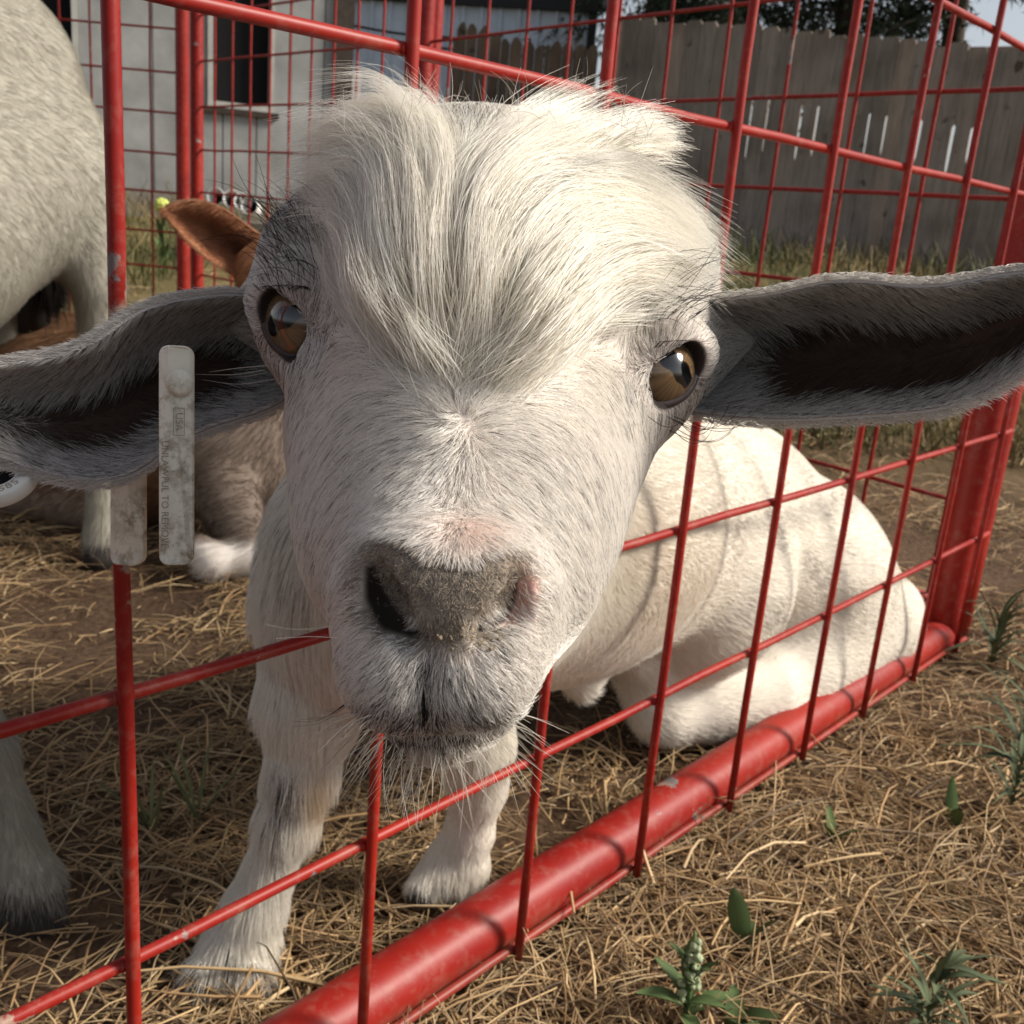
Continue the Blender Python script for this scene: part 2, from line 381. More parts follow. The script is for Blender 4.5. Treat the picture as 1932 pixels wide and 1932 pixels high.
def house():
    W = Plane(503, 468, 6.5, 20)
    root = empty('pale_building', W.w(0, .37)); tag(root, 'pale sided outbuilding with a dark window, left behind the pen', 'building')
    tl, _ = W.sz(203, 400); tr, _ = W.sz(806, 400)
    zb = W.sz(420, 472)[1]
    wl, wz0 = W.sz(507, 250); wr, _ = W.sz(668, 265); wz0 = W.sz(590, 268)[1]
    # siding panels left, below and right of the window
    xs = np.arange(tl, tr, .205)
    for t in list(xs):
        t1 = min(t+.198, tr)
        if t1-t < .03: continue
        if t < wr and t1 > wl:
            if t < wl-.02: W.slab('siding_panel', t, wl-.002, wz0, 3.4, -.03, 0, SIDING, root)
            if t1 > wr+.02: W.slab('siding_panel', wr+.002, t1, wz0, 3.4, -.03, 0, SIDING, root)
            W.slab('siding_panel', t, t1, zb, wz0-.003, -.03, 0, SIDING, root)
        else:
            W.slab('siding_panel', t, t1, zb, 3.4, -.03, 0, SIDING, root)
    win = W.slab('window', wl, wr, wz0, 2.6, -.09, -.07, BLACK, root)
    f = .032
    for (a, b, c, d) in ((wl, wl+f, wz0, 2.6), (wr-f, wr, wz0, 2.6), (wl+f, wr-f, wz0, wz0+f*1.1)):
        o = W.slab('frame', a, b, c, d, -.05, .012, TRIM, root); o.parent = win
    W.slab('sill', wl-.03, wr+.03, wz0-.035, wz0-.004, -.02, .03, DARKWOOD, root)
    W.slab('foundation', tl-.02, tr, .2, zb-.004, -.05, .012, CONC, root)
    W.slab('dark_doorway', tl-1.6, tl-.04, .2, 3.4, -.3, -.1, BLACK, root)
    W.slab('door_trim', tl-.038, tl-.003, .2, 3.4, -.1, .015, TRIM, root)
    W.slab('corner_post', tr+.003, tr+.12, .2, 3.4, -.08, .03, DARKWOOD, root)
    W.slab('back_wall', tl, tr, .3, 3.4, -.16, -.12, BLACK, root)
    return W
HW = house()

def rib_panel(name, W, t0, t1, z0, z1, parent, pitch=.235, mat=METAL):
    prof = []
    t = t0
    while t < t1-.01:
        prof += [(t, 0), (t+pitch*.70, 0), (t+pitch*.76, .028), (t+pitch*.92, .028)]
        t += pitch
    prof.append((t1, 0))
    V = []; F = []
    for (a, o) in prof:
        a = min(a, t1)
        V += [W.w(a, z0, o), W.w(a, z1, o), W.w(a, z0, o-.012), W.w(a, z1, o-.012)]
    for i in range(len(prof)-1):
        b = i*4; F += [(b, b+4, b+5, b+1), (b+2, b+3, b+7, b+6), (b+1, b+5, b+7, b+3), (b, b+2, b+6, b+4)]
    V = np.array(V)-np.array(parent.location)
    return obj(name, mesh_data(name, V, F, False), mat, parent)
def metal_barn():
    W = Plane(1300, 300, 13.0, -8)
    root = empty('metal_barn', W.w(0, .37)); tag(root, 'pale blue ribbed metal barn wall with black trim behind the broken brown fence', 'building')
    tl, _ = W.sz(780, 200); tr, zt = W.sz(1440, 26); _, ztl = W.sz(1130, 2)
    t = tl
    while t < tr-.05:
        t1 = min(t+.94, tr); rib_panel('metal_sheet', W, t, t1, .1, zt-.03, root); t = t1
    W.slab('fascia', tl, tr+.1, zt-.028, zt+.16, -.05, .09, TARP, root)
    W.slab('corner_trim', tr+.003, tr+.10, .1, zt-.03, -.05, .06, TARP, root)
    V, F = box_arrays(W.w((tl+tr)/2, zt+.45, -1.2), (tr-tl+.4, 2.6, .05), (W.d, W.n*.94+ZZ*-.34, np.cross(W.d, W.n*.94-ZZ*.34)))
    obj('roof', mesh_data('roof', V-np.array(root.location), F, False), TARP, root)
    W2 = Plane(1710, 300, 17, 0)
    r2 = empty('far_shed', W2.w(0, .37)); tag(r2, 'distant white ribbed shed just showing above the picket fence', 'building')
    a, _ = W2.sz(1630, 100); b, z = W2.sz(1800, 37)
    rib_panel('metal_sheet', W2, a, b, .1, 4.3, r2, .2, m_plain('white_sheet', (.62, .62, .58), .5, 3, .1)); W2.slab('roof', a-.2, b+.2, 4.303, 4.4, -.6, .2, TARP, r2)
metal_barn()

def m_board(name, c0, c1):
    m, N, L, B = mat_new(name); tc = N.new('ShaderNodeNewGeometry').outputs['Position']; inf = N.new('ShaderNodeObjectInfo')
    mp = N.new('ShaderNodeMapping'); mp.inputs['Scale'].default_value = (14, 14, 1.1)
    ad = N.new('ShaderNodeVectorMath'); ad.operation = 'ADD'; L.new(tc, ad.inputs[0]); L.new(inf.outputs['Random'], ad.inputs[1])
    L.new(ad.outputs[0], mp.inputs[0]); n = noise(N, L, 3.5, 7, .65, mp.outputs[0])
    c = ramp(N, L, n.outputs[0], [(.28, c0), (.72, c1)])
    n2 = noise(N, L, 2.2, 3, .5, tc); k = ramp(N, L, n2.outputs[0], [(.45, (1, 1, 1)), (.75, (.55, .52, .48))])
    n3 = noise(N, L, 9, 2, .4, ad.outputs[0]); kn = ramp(N, L, n3.outputs[0], [(.68, (1, 1, 1)), (.76, (.35, .3, .27))])
    r = ramp(N, L, inf.outputs['Random'], [(0, (.72, .70, .68)), (.5, (.95, .93, .92)), (1, (1.12, 1.02, .94))])
    x = mixc(N, L, 1, c.outputs[0], k.outputs[0], 'MULTIPLY'); x = mixc(N, L, 1, x, r.outputs[0], 'MULTIPLY'); x = mixc(N, L, 1, x, kn.outputs[0], 'MULTIPLY')
    L.new(x, B.inputs['Base Color']); B.inputs['Roughness'].default_value = .85; bump(N, L, n.outputs[0], B, .5, .003)
    return m
BOARD = m_board('weathered_cedar', (.215, .178, .148), (.40, .34, .288)); OLDBOARD = m_board('old_brown_board', (.085, .062, .044), (.17, .125, .088))
def picket_fence():
    A = at(1831/1.294, 300/1.294, 8.6); Bq = at(2377/1.294, 350/1.294, 7.6)
    d = Bq-A; d[2] = 0; d /= np.linalg.norm(d); n = np.cross(d, ZZ); n = n if n@FH < 0 else -n
    def tof(px): q = on_plane(px/1.294, 300/1.294, A, n); return float((q-A)@d)
    def zof(px, py): return float(on_plane(px/1.294, py/1.294, A, n)[2])
    root = empty('picket_fence', (A[0], A[1], .3)); tag(root, 'grey weathered dog-ear picket fence across the back with bright slits between boards', 'fence')
    gaps = {1831: (245, 379, 5), 1871: (245, 364, 4), 1954: (256, 379, 6), 1994: (262, 370, 6), 2121: (280, 373, 4.5), 2163: (286, 367, 5), 2246: (297, 384, 12), 2283: (304, 393, 5), 2331: (310, 413, 7), 2377: (316, 384, 6)}
    edges = [1462, 1500, 1537, 1575, 1612, 1648, 1685, 1722, 1758, 1795, 1831, 1871, 1912, 1954, 1994, 2036, 2078, 2121, 2163, 2204, 2246, 2283, 2331, 2377, 2425, 2474, 2524, 2575, 2627, 2680]
    def top(px): return zof(px, np.interp(px, [1460, 1640, 1831, 2000, 2300, 2500, 2700], [45, 55, 62, 78, 110, 134, 155]))
    for i in range(len(edges)-1):
        e0, e1 = edges[i], edges[i+1]; t0, t1 = tof(e0), tof(e1); zt = top((e0+e1)/2)+rng.normal(0, .012); c = .022
        prof = [(t0, .2), (t1, .2)]
        for e, t, sgn in ((e1, t1, -1),):
            if e in gaps:
                a, b, w = gaps[e]; wq = w*.5*8.1/2509*.95; za, zb = zof(e, a), zof(e, b)
                prof += [(t, zb-.06), (t-wq*.8, zb), (t-wq, (za+zb)/2), (t-wq, za), (t, za+.02)]
        prof += [(t1, zt-c), (t1-c, zt), (t0+c, zt), (t0, zt-c)]
        if e0 in gaps:
            a, b, w = gaps[e0]; wq = w*.5*8.1/2509*.95; za, zb = zof(e0, a), zof(e0, b)
            prof += [(t0, za+.02), (t0+wq, za), (t0+wq, (za+zb)/2), (t0+wq*.8, zb), (t0, zb-.06)]
        off = rng.normal(0, .0025); dv = rng.normal(0, .0015); k = len(prof)
        f = np.array([A+d*(t+np.sign((t0+t1)/2-t)*(.0006 if rng.random() < .9 else .0016))+n*(off+.009+dv*(1 if t > t0 else -1))+ZZ*(z-A[2]) for t, z in prof])
        b = f-n*.018
        F = [tuple(range(k)), tuple(range(k, 2*k))[::-1]]+[(j, j+k, (j+1) % k+k, (j+1) % k) for j in range(k)]
        obj('picket', mesh_data('picket', np.r_[f, b]-np.array(root.location), F, False), BOARD, root)
    for z in (.75, 1.95):
        c = A+d*(tof(2070))+n*(-.045); c[2] = z
        obj('rail', box_mesh('rail', c-np.array(root.location), (tof(2680)-tof(1462), .035, .085), (d, n, ZZ)), BOARD, root)
picket_fence()
def broken_fence():
    W = Plane(1280, 200, 9.6, -4)
    root = empty('broken_fence', W.w(0, .37)); tag(root, 'brown rotten board fence with jagged tops before the ribbed metal barn', 'fence')
    tops = [(1106, 100), (1116, 62), (1140, 66), (1166, 74), (1196, 82), (1224, 97), (1246, 101), (1276, 106), (1306, 112), (1330, 120), (1344, 107), (1374, 111), (1402, 112), (1430, 117), (1462, 117)]
    for i in range(len(tops)-1):
        a, ya = tops[i]; b, _ = tops[i+1]; t0, z0 = W.sz(a, ya); t1, z1 = W.sz(b, ya+rng.uniform(-4, 7)); m = rng.uniform(.25, .75); zm = max(z0, z1)+rng.uniform(.0, .04)
        prof = [(t0+.003, .2), (t1-.003, .2), (t1-.003, z1-.02), (t0+(t1-t0)*m+.015, zm), (t0+(t1-t0)*m-.02, zm-.01), (t0+.003, z0-.03)]
        k = len(prof); o = rng.normal(0, .006); f = np.array([W.w(t, z, o) for t, z in prof]); bk = np.array([W.w(t, z, o-.02) for t, z in prof])
        F = [tuple(range(k)), tuple(range(k, 2*k))[::-1]]+[(j, j+k, (j+1) % k+k, (j+1) % k) for j in range(k)]
        obj('board', mesh_data('board', np.r_[f, bk]-np.array(root.location), F, False), OLDBOARD, root)
    t0, _ = W.sz(1106, 100); t1, _ = W.sz(1462, 100)
    W.slab('rail', t0, t1, 1.2, 1.29, -.07, -.03, OLDBOARD, root)
broken_fence()

LEAF = m_attr('conifer_needles', rough=.7, spec=.2); BARK = m_plain('bark', (.06, .045, .035), .9, 20, .4, .01)
def conifer(px, dep, zbase, ztop, rad, dens, label, dark=1.0):
    b = at(px/1.294, 400/1.294, dep); b[2] = .37
    root = empty('conifer_tree', b); tag(root, label, 'tree', 'trees beyond the picket fence')
    obj('trunk', tube_mesh('trunk', [(.1*math.sin(z), .06*z*.2, z) for z in np.linspace(-.1, ztop-.4, 12)], np.linspace(.16, .03, 12), 10), BARK, root)
    Vs, Fs, Cs = [], [], []
    limb = bmesh.new()
    nb = int(70*dens)
    for i in range(nb):
        h = zbase+(ztop-zbase)*(i/nb)**1.1; L = rad*(1-.75*(h-zbase)/(ztop-zbase))*rng.uniform(.6, 1.1); a = rng.uniform(0, 6.28)
        dr = np.array([math.cos(a), math.sin(a), 0]); m = int(46*dens*L)+8
        t = rng.random(m)**.7; droop = -.35*L*t**2
        P = dr*(L*t)[:, None]+ZZ*(h+droop+.05*rng.normal(0, 1, m))[:, None]+rng.normal(0, .10*L+.03, (m, 3))*t[:, None]
        k = 5
        Q = np.repeat(P, k, 0); nn = len(Q)
        v = rng.normal(0, 1, (nn, 3))*.6+dr*.5+np.array([0, 0, -.7]); v /= np.linalg.norm(v, axis=1)[:, None]
        w = np.cross(v, rng.normal(0, 1, (nn, 3))); w /= np.linalg.norm(w, axis=1)[:, None]
        ln = rng.uniform(.07, .17, nn)[:, None]; wd = rng.uniform(.006, .016, nn)[:, None]
        V = np.stack([Q-w*wd, Q+w*wd, Q+v*ln], 1).reshape(-1, 3)
        Fs.append(np.arange(len(V)).reshape(-1, 3)+sum(len(x) for x in Vs)); Vs.append(V)
        c = np.array([.028, .040, .022])*rng.uniform(.6, 1.5, (nn, 1))*dark; Cs.append(np.repeat(c, 3, 0))
        if i % 2 == 0:
            me = tube_mesh('l', [dr*L*q+ZZ*(h-.35*L*q*q) for q in (0, .33, .66, .95)], [.03, .02, .014, .006], 5); limb.from_mesh(me); bpy.data.meshes.remove(me)
    me = mesh_data('crown', np.concatenate(Vs), np.concatenate(Fs)); set_col(me, np.concatenate(Cs)); obj('crown', me, LEAF, root)
    me = bpy.data.meshes.new('limbs'); limb.to_mesh(me); limb.free(); obj('limbs', me, BARK, root)
conifer(1560, 12.5, 2.2, 6.0, 1.5, 1.0, 'dark conifer standing nearest the ribbed metal barn, behind the fence')
conifer(1760, 12.0, 2.3, 7.0, 1.5, 1.1, 'dense black-green conifer between the far white shed and the sky gap')
conifer(2010, 11.5, 2.3, 7.0, 1.35, 1.1, 'dark conifer over the middle of the picket fence')
conifer(2270, 11.0, 2.5, 6.5, 1.25, .75, 'thin conifer with sky showing through its drooping sprays')
conifer(2520, 10.0, 2.75, 6.0, 1.2, .8, 'conifer whose branch tips hang into the top right corner')

def lathe(name, prof, sides=28):
    V = []; F = []
    a = np.linspace(0, 2*np.pi, sides, endpoint=False)
    for r, z in prof: V += [(r*c, r*s, z) for c, s in zip(np.cos(a), np.sin(a))]
    for i in range(len(prof)-1):
        for j in range(sides):
            k = (j+1) % sides; F.append((i*sides+j, i*sides+k, (i+1)*sides+k, (i+1)*sides+j))
    return mesh_data(name, V, F)
def white_pots():
    pr = [(.0, .0), (.030, .0), (.036, .006), (.041, .085), (.043, .09), (.040, .092), (.037, .084), (.031, .012), (0, .010)]
    me = lathe('white_pot', pr); dk = lathe('hollow', [(0, .028), (.0325, .03)], 20)
    for i, (x, y, lb) in enumerate([(543, 492, 'white pot tipped on its side, leftmost of the row at the wall foot'), (573, 497, 'white pot with dark mouth, second from the left in the row at the wall foot'), (596, 503, 'white pot with dark mouth, second from the right in the row at the wall foot'), (622, 514, 'white tipped pot nearest the grey hairy brow, rightmost of the row at the wall foot')]):
        p = at(x/1.294, y/1.294, 5.0)
        o = empty('white_pot', p); tag(o, lb, 'pot', 'white pots by the pale building')
        g = float(ground_z(p[0], p[1])); q = Vector(-FH+RH*rng.uniform(-.3, .3)+ZZ*.25).to_track_quat('Z', 'Y')
        o.rotation_mode = 'QUATERNION'; o.rotation_quaternion = q
        obj('body', me, WHITE, o); obj('hollow', dk, BLACK, o)
    c = at(585/1.294, 512/1.294, 5.05); h = c[2]-.05
    pl = empty('plank', (c[0], c[1], h)); tag(pl, 'grey plank shelf carrying the row of white pots', 'plank')
    obj('board', box_mesh('board', (0, 0, -.02), (.34, .12, .03), (RH, FH, ZZ)), CONC, pl)
    for s in (-.13, .13):
        g = float(ground_z(c[0], c[1])); obj('block', box_mesh('block', RH*s+ZZ*(-.037+(g-h))/2, (.05, .1, abs(h-g)-.035), (RH, FH, ZZ)), CONC, pl)
white_pots()
def white_board():
    W = Plane(845, 300, 6.9, 10); root = empty('white_board', W.w(0, .37)); tag(root, 'white board standing beside the dark corner post of the pale building', 'board')
    t0, z1 = W.sz(830, 172); t1, z0 = W.sz(868, 520); W.slab('panel', t0, t1, .3, z1, -.02, 0, WHITE, root, .004); W.slab('batten', (t0+t1)/2-.01, (t0+t1)/2+.012, .3, z1-.03, .002, .016, DARKWOOD, root)
white_board()
def black_cable(y0, y1, label):
    pts = [at((860+(1110-860)*t)/1.294, (y0+(y1-y0)*t+6*math.sin(math.pi*t))/1.294, 8.5) for t in np.linspace(0, 1, 14)]
    tag(obj('cable', tube_mesh('cable', pts, .011, 8), BLACK), label, 'cable')
black_cable(62, 92, 'upper black pipe strung before the ribbed metal barn'); black_cable(84, 120, 'lower black pipe strung before the ribbed metal barn')

# ---------------------------------------------------------------- weeds
WEED = m_attr('weed_leaf', rough=.7, spec=.2)
def leaf_arrays(p, d, up, L, w, curl=.25, n=6):
    d = np.asarray(d, float)/np.linalg.norm(d); s = np.cross(d, up); s /= np.linalg.norm(s); u = np.cross(s, d)
    V = []; F = []
    for i in range(n+1):
        t = i/n; ww = w*(math.sin(math.pi*min(1, t*.92+.06))**.8); c = np.asarray(p)+d*L*t+u*(curl*L*(t-t*t*1.6))
        V += [c-s*ww*.5+u*ww*.14, c, c+s*ww*.5+u*ww*.14]
    for i in range(n):
        for j in (0, 1): F.append((i*3+j, i*3+j+1, (i+1)*3+j+1, (i+1)*3+j))
    return np.array(V), F
def weed(name, loc, leaves, label, cat, group=None, col=(.07, .105, .038), spike=None):
    root = empty(name, loc); tag(root, label, cat, group)
    for (az, el, L, w, curl, h) in leaves:
        d = np.array([math.cos(az)*math.cos(el), math.sin(az)*math.cos(el), math.sin(el)])
        V, F = leaf_arrays((0, 0, h), d, ZZ if el < 1.2 else FH, L, w, curl)
        me = mesh_data('leaf', np.r_[V, V-np.array([0, 0, .0006])], F+[tuple(i+len(V) for i in f[::-1]) for f in F])
        c = np.array(col)*rng.uniform(.8, 1.25)*np.where((np.arange(len(V)) % 3 == 1)[:, None], 1.25, 1.0); set_col(me, np.r_[c, c]); obj('leaf', me, WEED, root)
    if spike:
        me = tube_mesh('stem', [(0, 0, 0), (.002, .001, spike*.5), (.001, .003, spike)], [.0022, .002, .0014], 6); set_col(me, np.tile(np.array(col)*1.3, (len(me.vertices), 1))); obj('stem', me, WEED, root)
        bm = bmesh.new()
        for i in range(46):
            t = rng.uniform(.25, 1); a = rng.uniform(0, 6.28); r = .009*(1.15-t)
            bmesh.ops.create_icosphere(bm, subdivisions=1, radius=rng.uniform(.0016, .0034), matrix=Matrix.Translation((r*math.cos(a), r*math.sin(a), spike*t)))
        me = bpy.data.meshes.new('bud_cluster'); bm.to_mesh(me); bm.free(); set_col(me, np.clip(np.array([.30, .34, .20])*rng.uniform(.6, 1.4, (len(me.vertices), 1)), 0, 1)); obj('bud_cluster', me, WEED, root)
    return root
def gpt(x, y):
    d = ray(x, y); t = -CAM_H/d[2]; return EYE+d*t
p = gpt(1290, 1935)
weed('broadleaf_weed', p, [(a, e, L, w, .25, h) for a, e, L, w, h in ((3.9, .35, .036, .013, .01), (4.9, .5, .028, .011, .02), (5.8, .4, .036, .014, .01), (.6, .6, .03, .012, .02), (1.7, .8, .036, .011, .02), (2.6, .6, .045, .014, .015), (3.2, 1.0, .03, .010, .03), (5.2, 1.1, .028, .009, .035), (.9, 1.2, .036, .011, .03), (2.2, 1.1, .032, .01, .04), (4.4, 1.0, .026, .01, .04))], 'broadleaf weed with pale budding spike at the bottom edge of the photo', 'weed', spike=.075)
p = gpt(1385, 1945); weed('broadleaf_weed', p, [(3.9, .9, .040, .024, .2, 0), (5.3, .7, .034, .020, .2, 0), (.7, .9, .03, .014, .2, 0)], 'single round-leaved weed just right of the budding weed', 'weed')
p = gpt(1408, 1790); weed('broadleaf_weed', p, [(2.2, 1.25, .058, .017, .08, 0), (5.0, 1.15, .040, .011, .15, 0), (.2, 1.0, .022, .008, .2, 0)], 'upright lance-leaved green weed in the straw below the red tube', 'weed')
p = gpt(1570, 1590); weed('seedling', p, [(1, 1.1, .035, .010, .1, 0), (3, 1.0, .03, .010, .1, 0), (5, .9, .03, .009, .2, 0)], 'small green seedling in the straw right of the red tube', 'weed')
p = gpt(1800, 1560); weed('seedling', p, [(1, 1.2, .05, .012, .1, 0), (3.4, 1.0, .04, .012, .1, 0)], 'small green sprout in straw near the right edge', 'weed')
for (x, y, lb, k) in ((1868, 1255, 'tall green weed growing against the foot of the red corner post', 1.25), (1925, 1420, 'green leafy weed at the right edge of the photo', 1.1), (1740, 1960, 'low green grassy weed at the bottom edge, right of the budding weed', .55), (1905, 1530, 'dark green weed low on the right edge', .9)):
    p = gpt(x, y); weed('grass_weed', p, [(rng.uniform(0, 6.3), rng.uniform(.3, 1.25), rng.uniform(.02, .085)*k, rng.uniform(.002, .0075), rng.uniform(.1, .7), rng.uniform(0, .06)) for _ in range(38)], lb, 'weed', None, (.085, .105, .055))
for (x, y, lb) in ((285, 1560, 'thin green grass sprout between the brown straw, nearer the left wire'), (372, 1540, 'thin green grass sprout in straw, nearer the white foreleg')):
    p = gpt(x, y+20); weed('grass_sprout', p, [(rng.uniform(0, 6.3), rng.uniform(1.0, 1.4), rng.uniform(.05, .085), .0035, .15, 0) for _ in range(6)], lb, 'grass', None, (.13, .14, .065))
p = at(306, 388, 4.4); p[2] = float(ground_z(p[0], p[1])); hz = at(306, 388, 4.4)[2]-p[2]
r = weed('yellow_flower', p, [(rng.uniform(0, 6.3), rng.uniform(.5, 1.3), rng.uniform(.08, .14), .02, .2, rng.uniform(.02, hz*.7)) for _ in range(9)], 'yellow-green flower head on a stem before the paired red posts', 'flower')
me = tube_mesh('stem', [(0, 0, 0), (.01, 0, hz*.5), (0, 0, hz)], .004, 6); set_col(me, np.tile((.12, .16, .06), (len(me.vertices), 1))); obj('stem', me, WEED, r)
bm = bmesh.new(); bmesh.ops.create_icosphere(bm, subdivisions=3, radius=.032)
for v in bm.verts: v.co = v.co*(1+.12*math.sin(v.co.x*400)*math.sin(v.co.y*370))+Vector((0, 0, hz))
me = bpy.data.meshes.new('bloom'); bm.to_mesh(me); bm.free(); set_col(me, np.tile((.50, .55, .13), (len(me.vertices), 1))); obj('bloom', me, WEED, r)

# ================================================================ GOATS: one continuous skin per animal from blended round forms
class Body:
    """list of round cones / ellipsoids joined by a smooth union, then smooth cuts"""
    def __init__(s): s.p = []; s.cut = []
    def cone(s, a, ra, b, rb, k=.02): s.p.append(('c', np.asarray(a, float), ra, np.asarray(b, float), rb, k))
    def chain(s, pts, k=.02):
        for (a, ra), (b, rb) in zip(pts[:-1], pts[1:]): s.cone(a, ra, b, rb, k)
    def ell(s, c, r, ax=None, k=.02, cut=False):
        (s.cut if cut else s.p).append(('e', np.asarray(c, float), np.asarray(r, float), np.eye(3) if ax is None else np.asarray(ax, float), None, k))
    def cutcone(s, a, ra, b, rb, k=.003): s.cut.append(('c', np.asarray(a, float), ra, np.asarray(b, float), rb, k))
    @staticmethod
    def prim(q, P):
        if q[0] == 'c':
            a, ra, b, rb = q[1:5]; v = b-a; t = np.clip(((P-a)@v)/max(v@v, 1e-12), 0, 1)
            return np.linalg.norm(P-a-t[..., None]*v, axis=-1)-(ra+(rb-ra)*t)
        c, r, ax = q[1:4]; L = (P-c)@ax.T; k0 = np.linalg.norm(L/r, axis=-1); k1 = np.linalg.norm(L/(r*r), axis=-1)
        return k0*(k0-1)/np.maximum(k1, 1e-9)
    @staticmethod
    def box(q, m):
        if q[0] == 'c': r = max(q[2], q[4])+m; return np.minimum(q[1], q[3])-r, np.maximum(q[1], q[3])+r
        r = max(q[2])+m; return q[1]-r, q[1]+r
    @staticmethod
    def smin(a, b, k):
        h = np.maximum(k-np.abs(a-b), 0)/k; return np.minimum(a, b)-h*h*h*k/6
    def __call__(s, P):
        P = np.asarray(P, float); d = np.full(P.shape[:-1], 9.0)
        for q in s.p: d = s.smin(d, s.prim(q, P), q[5])
        for q in s.cut: d = -s.smin(-d, s.prim(q, P), q[5])
        return d
    def fast(s, P, m=.05):
        """the same, skipping forms far from each point"""
        P = np.asarray(P, float); d = np.full(len(P), 9.0)
        for q in s.p:
            lo, hi = s.box(q, m+q[5]); k = np.where(np.all((P > lo) & (P < hi), axis=1))[0]
            if len(k): d[k] = s.smin(d[k], s.prim(q, P[k]), q[5])
        for q in s.cut:
            lo, hi = s.box(q, m); k = np.where(np.all((P > lo) & (P < hi), axis=1))[0]
            if len(k): d[k] = -s.smin(-d[k], s.prim(q, P[k]), q[5])
        return d
    def normal(s, P, e=.0008):
        g = np.stack([s.fast(P+np.eye(3)[i]*e)-s.fast(P-np.eye(3)[i]*e) for i in range(3)], 1)
        return g/(np.linalg.norm(g, axis=1)[:, None]+1e-9)
    def project(s, P, it=3):
        for _ in range(it): P = P-s.normal(P)*np.clip(s.fast(P), -.02, .02)[:, None]*.9
        return P
    def mesh(s, h, it=2):
        lo = np.min([s.box(q, 0)[0] for q in s.p], 0)-3*h; hi = np.max([s.box(q, 0)[1] for q in s.p], 0)+3*h
        n = np.ceil((hi-lo)/h).astype(int)+1
        G = np.full(n, 9.0, np.float32); ax = [lo[i]+h*np.arange(n[i]) for i in range(3)]
        def sub(q, m):
            a, b = s.box(q, m); i0 = np.maximum(((a-lo)/h).astype(int), 0); i1 = np.minimum(((b-lo)/h).astype(int)+2, n)
            sl = tuple(slice(i0[i], i1[i]) for i in range(3))
            return sl, np.stack(np.meshgrid(*[ax[i][sl[i]] for i in range(3)], indexing='ij'), -1)
        for q in s.p:
            sl, X = sub(q, q[5]+3*h); G[sl] = s.smin(G[sl], s.prim(q, X).astype(np.float32), q[5])
        for q in s.cut:
            sl, X = sub(q, q[5]+3*h); G[sl] = -s.smin(-G[sl], s.prim(q, X).astype(np.float32), q[5])
        S = G < 0
        c = np.zeros(n-1, np.int8)
        offs = [(i, j, k) for i in (0, 1) for j in (0, 1) for k in (0, 1)]
        for i, j, k in offs: c += S[i:n[0]-1+i, j:n[1]-1+j, k:n[2]-1+k]
        act = (c > 0) & (c < 8); I = np.argwhere(act); vid = np.full(n-1, -1, np.int32); vid[act] = np.arange(len(I))
        acc = np.zeros((len(I), 3)); cnt = np.zeros(len(I))
        for a in range(8):
            for b in range(a+1, 8):
                oa, ob = np.array(offs[a]), np.array(offs[b])
                if np.abs(oa-ob).sum() != 1: continue
                A = I+oa; Bq = I+ob; da = G[tuple(A.T)]; db = G[tuple(Bq.T)]; m = (da < 0) != (db < 0)
                t = np.where(m, da/(da-db+1e-12), 0); acc += np.where(m[:, None], A+(Bq-A)*t[:, None], 0); cnt += m
        V = lo+h*acc/cnt[:, None]
        F = []
        for d in range(3):
            e = [0, 0, 0]; e[d] = 1; u, v = [(1, 2), (2, 0), (0, 1)][d]
            s0 = S[:n[0]-e[0], :n[1]-e[1], :n[2]-e[2]]; s1 = S[e[0]:, e[1]:, e[2]:]; m = s0 != s1
            E = np.argwhere(m); E = E[(E[:, u] > 0) & (E[:, v] > 0) & (E[:, u] < n[u]-1) & (E[:, v] < n[v]-1)]
            fl = s0[tuple(E.T)]
            def cell(du, dv): q = E.copy(); q[:, u] -= du; q[:, v] -= dv; return vid[tuple(q.T)]
            Q = np.stack([cell(1, 1), cell(0, 1), cell(0, 0), cell(1, 0)], 1); Q[~fl] = Q[~fl][:, ::-1]; F.append(Q)
        F = np.concatenate(F); F = F[(F >= 0).all(1)]
        V = s.project(V, it)
        return V, F
    def depth(s, x, y, lo=.15, hi=.9, n=220):
        """first depth at which the sight line meets the skin (nan when it misses)"""
        x = np.atleast_1d(np.asarray(x, float)); y = np.atleast_1d(np.asarray(y, float)); d = np.full(len(x), lo)
        R = ray(x, y)
        for _ in range(46):
            f = s.fast(EYE+R*d[:, None], 1.0); d = d+f*.93
        bad = (np.abs(s.fast(EYE+R*d[:, None], 1.0)) > .003) | (d > hi); d[bad] = np.nan
        return d

def W3(x, y, d): return at(x, y, d)
# ---------------- the goat that pokes its head through the panel
G = Body()
def GC(a, ra, b, rb, k=.02): G.cone(W3(*a), ra, W3(*b), rb, k)
GC((844, 1140, .268), .0280, (868, 900, .306), .039, .02)          # muzzle to bridge
GC((868, 900, .306), .039, (895, 660, .362), .060, .03)            # bridge to brow
G.ell(W3(905, 545, .400), (.064, .066, .062), k=.03)               # skull
GC((1150, 480, .405), .028, (1010, 490, .40), .04, .03)
GC((690, 470, .405), .026, (800, 470, .40), .04, .03)
GC((585, 490, .386), .016, (640, 570, .372), .022, .025); GC((1232, 510, .392), .022, (1180, 600, .38), .026, .025)      # temples
GC((560, 592, .392), .0215, (425, 600, .400), .004, .022); GC((1280, 655, .392), .0235, (1410, 632, .398), .004, .022)   # ear roots
GC((508, 566, .3525), .0055, (575, 534, .3430), .0068, .010); GC((575, 534, .3430), .0068, (640, 588, .3400), .0055, .010)      # brows
GC((1180, 672, .3400), .0055, (1250, 625, .3430), .0068, .010); GC((1250, 625, .3430), .0068, (1312, 660, .3525), .0055, .010)
ORB = [(624, 612, .3660), (1190, 704, .3660)]
GC((624, 612, .3660), .0240, (720, 640, .372), .036, .022)          # left orbit
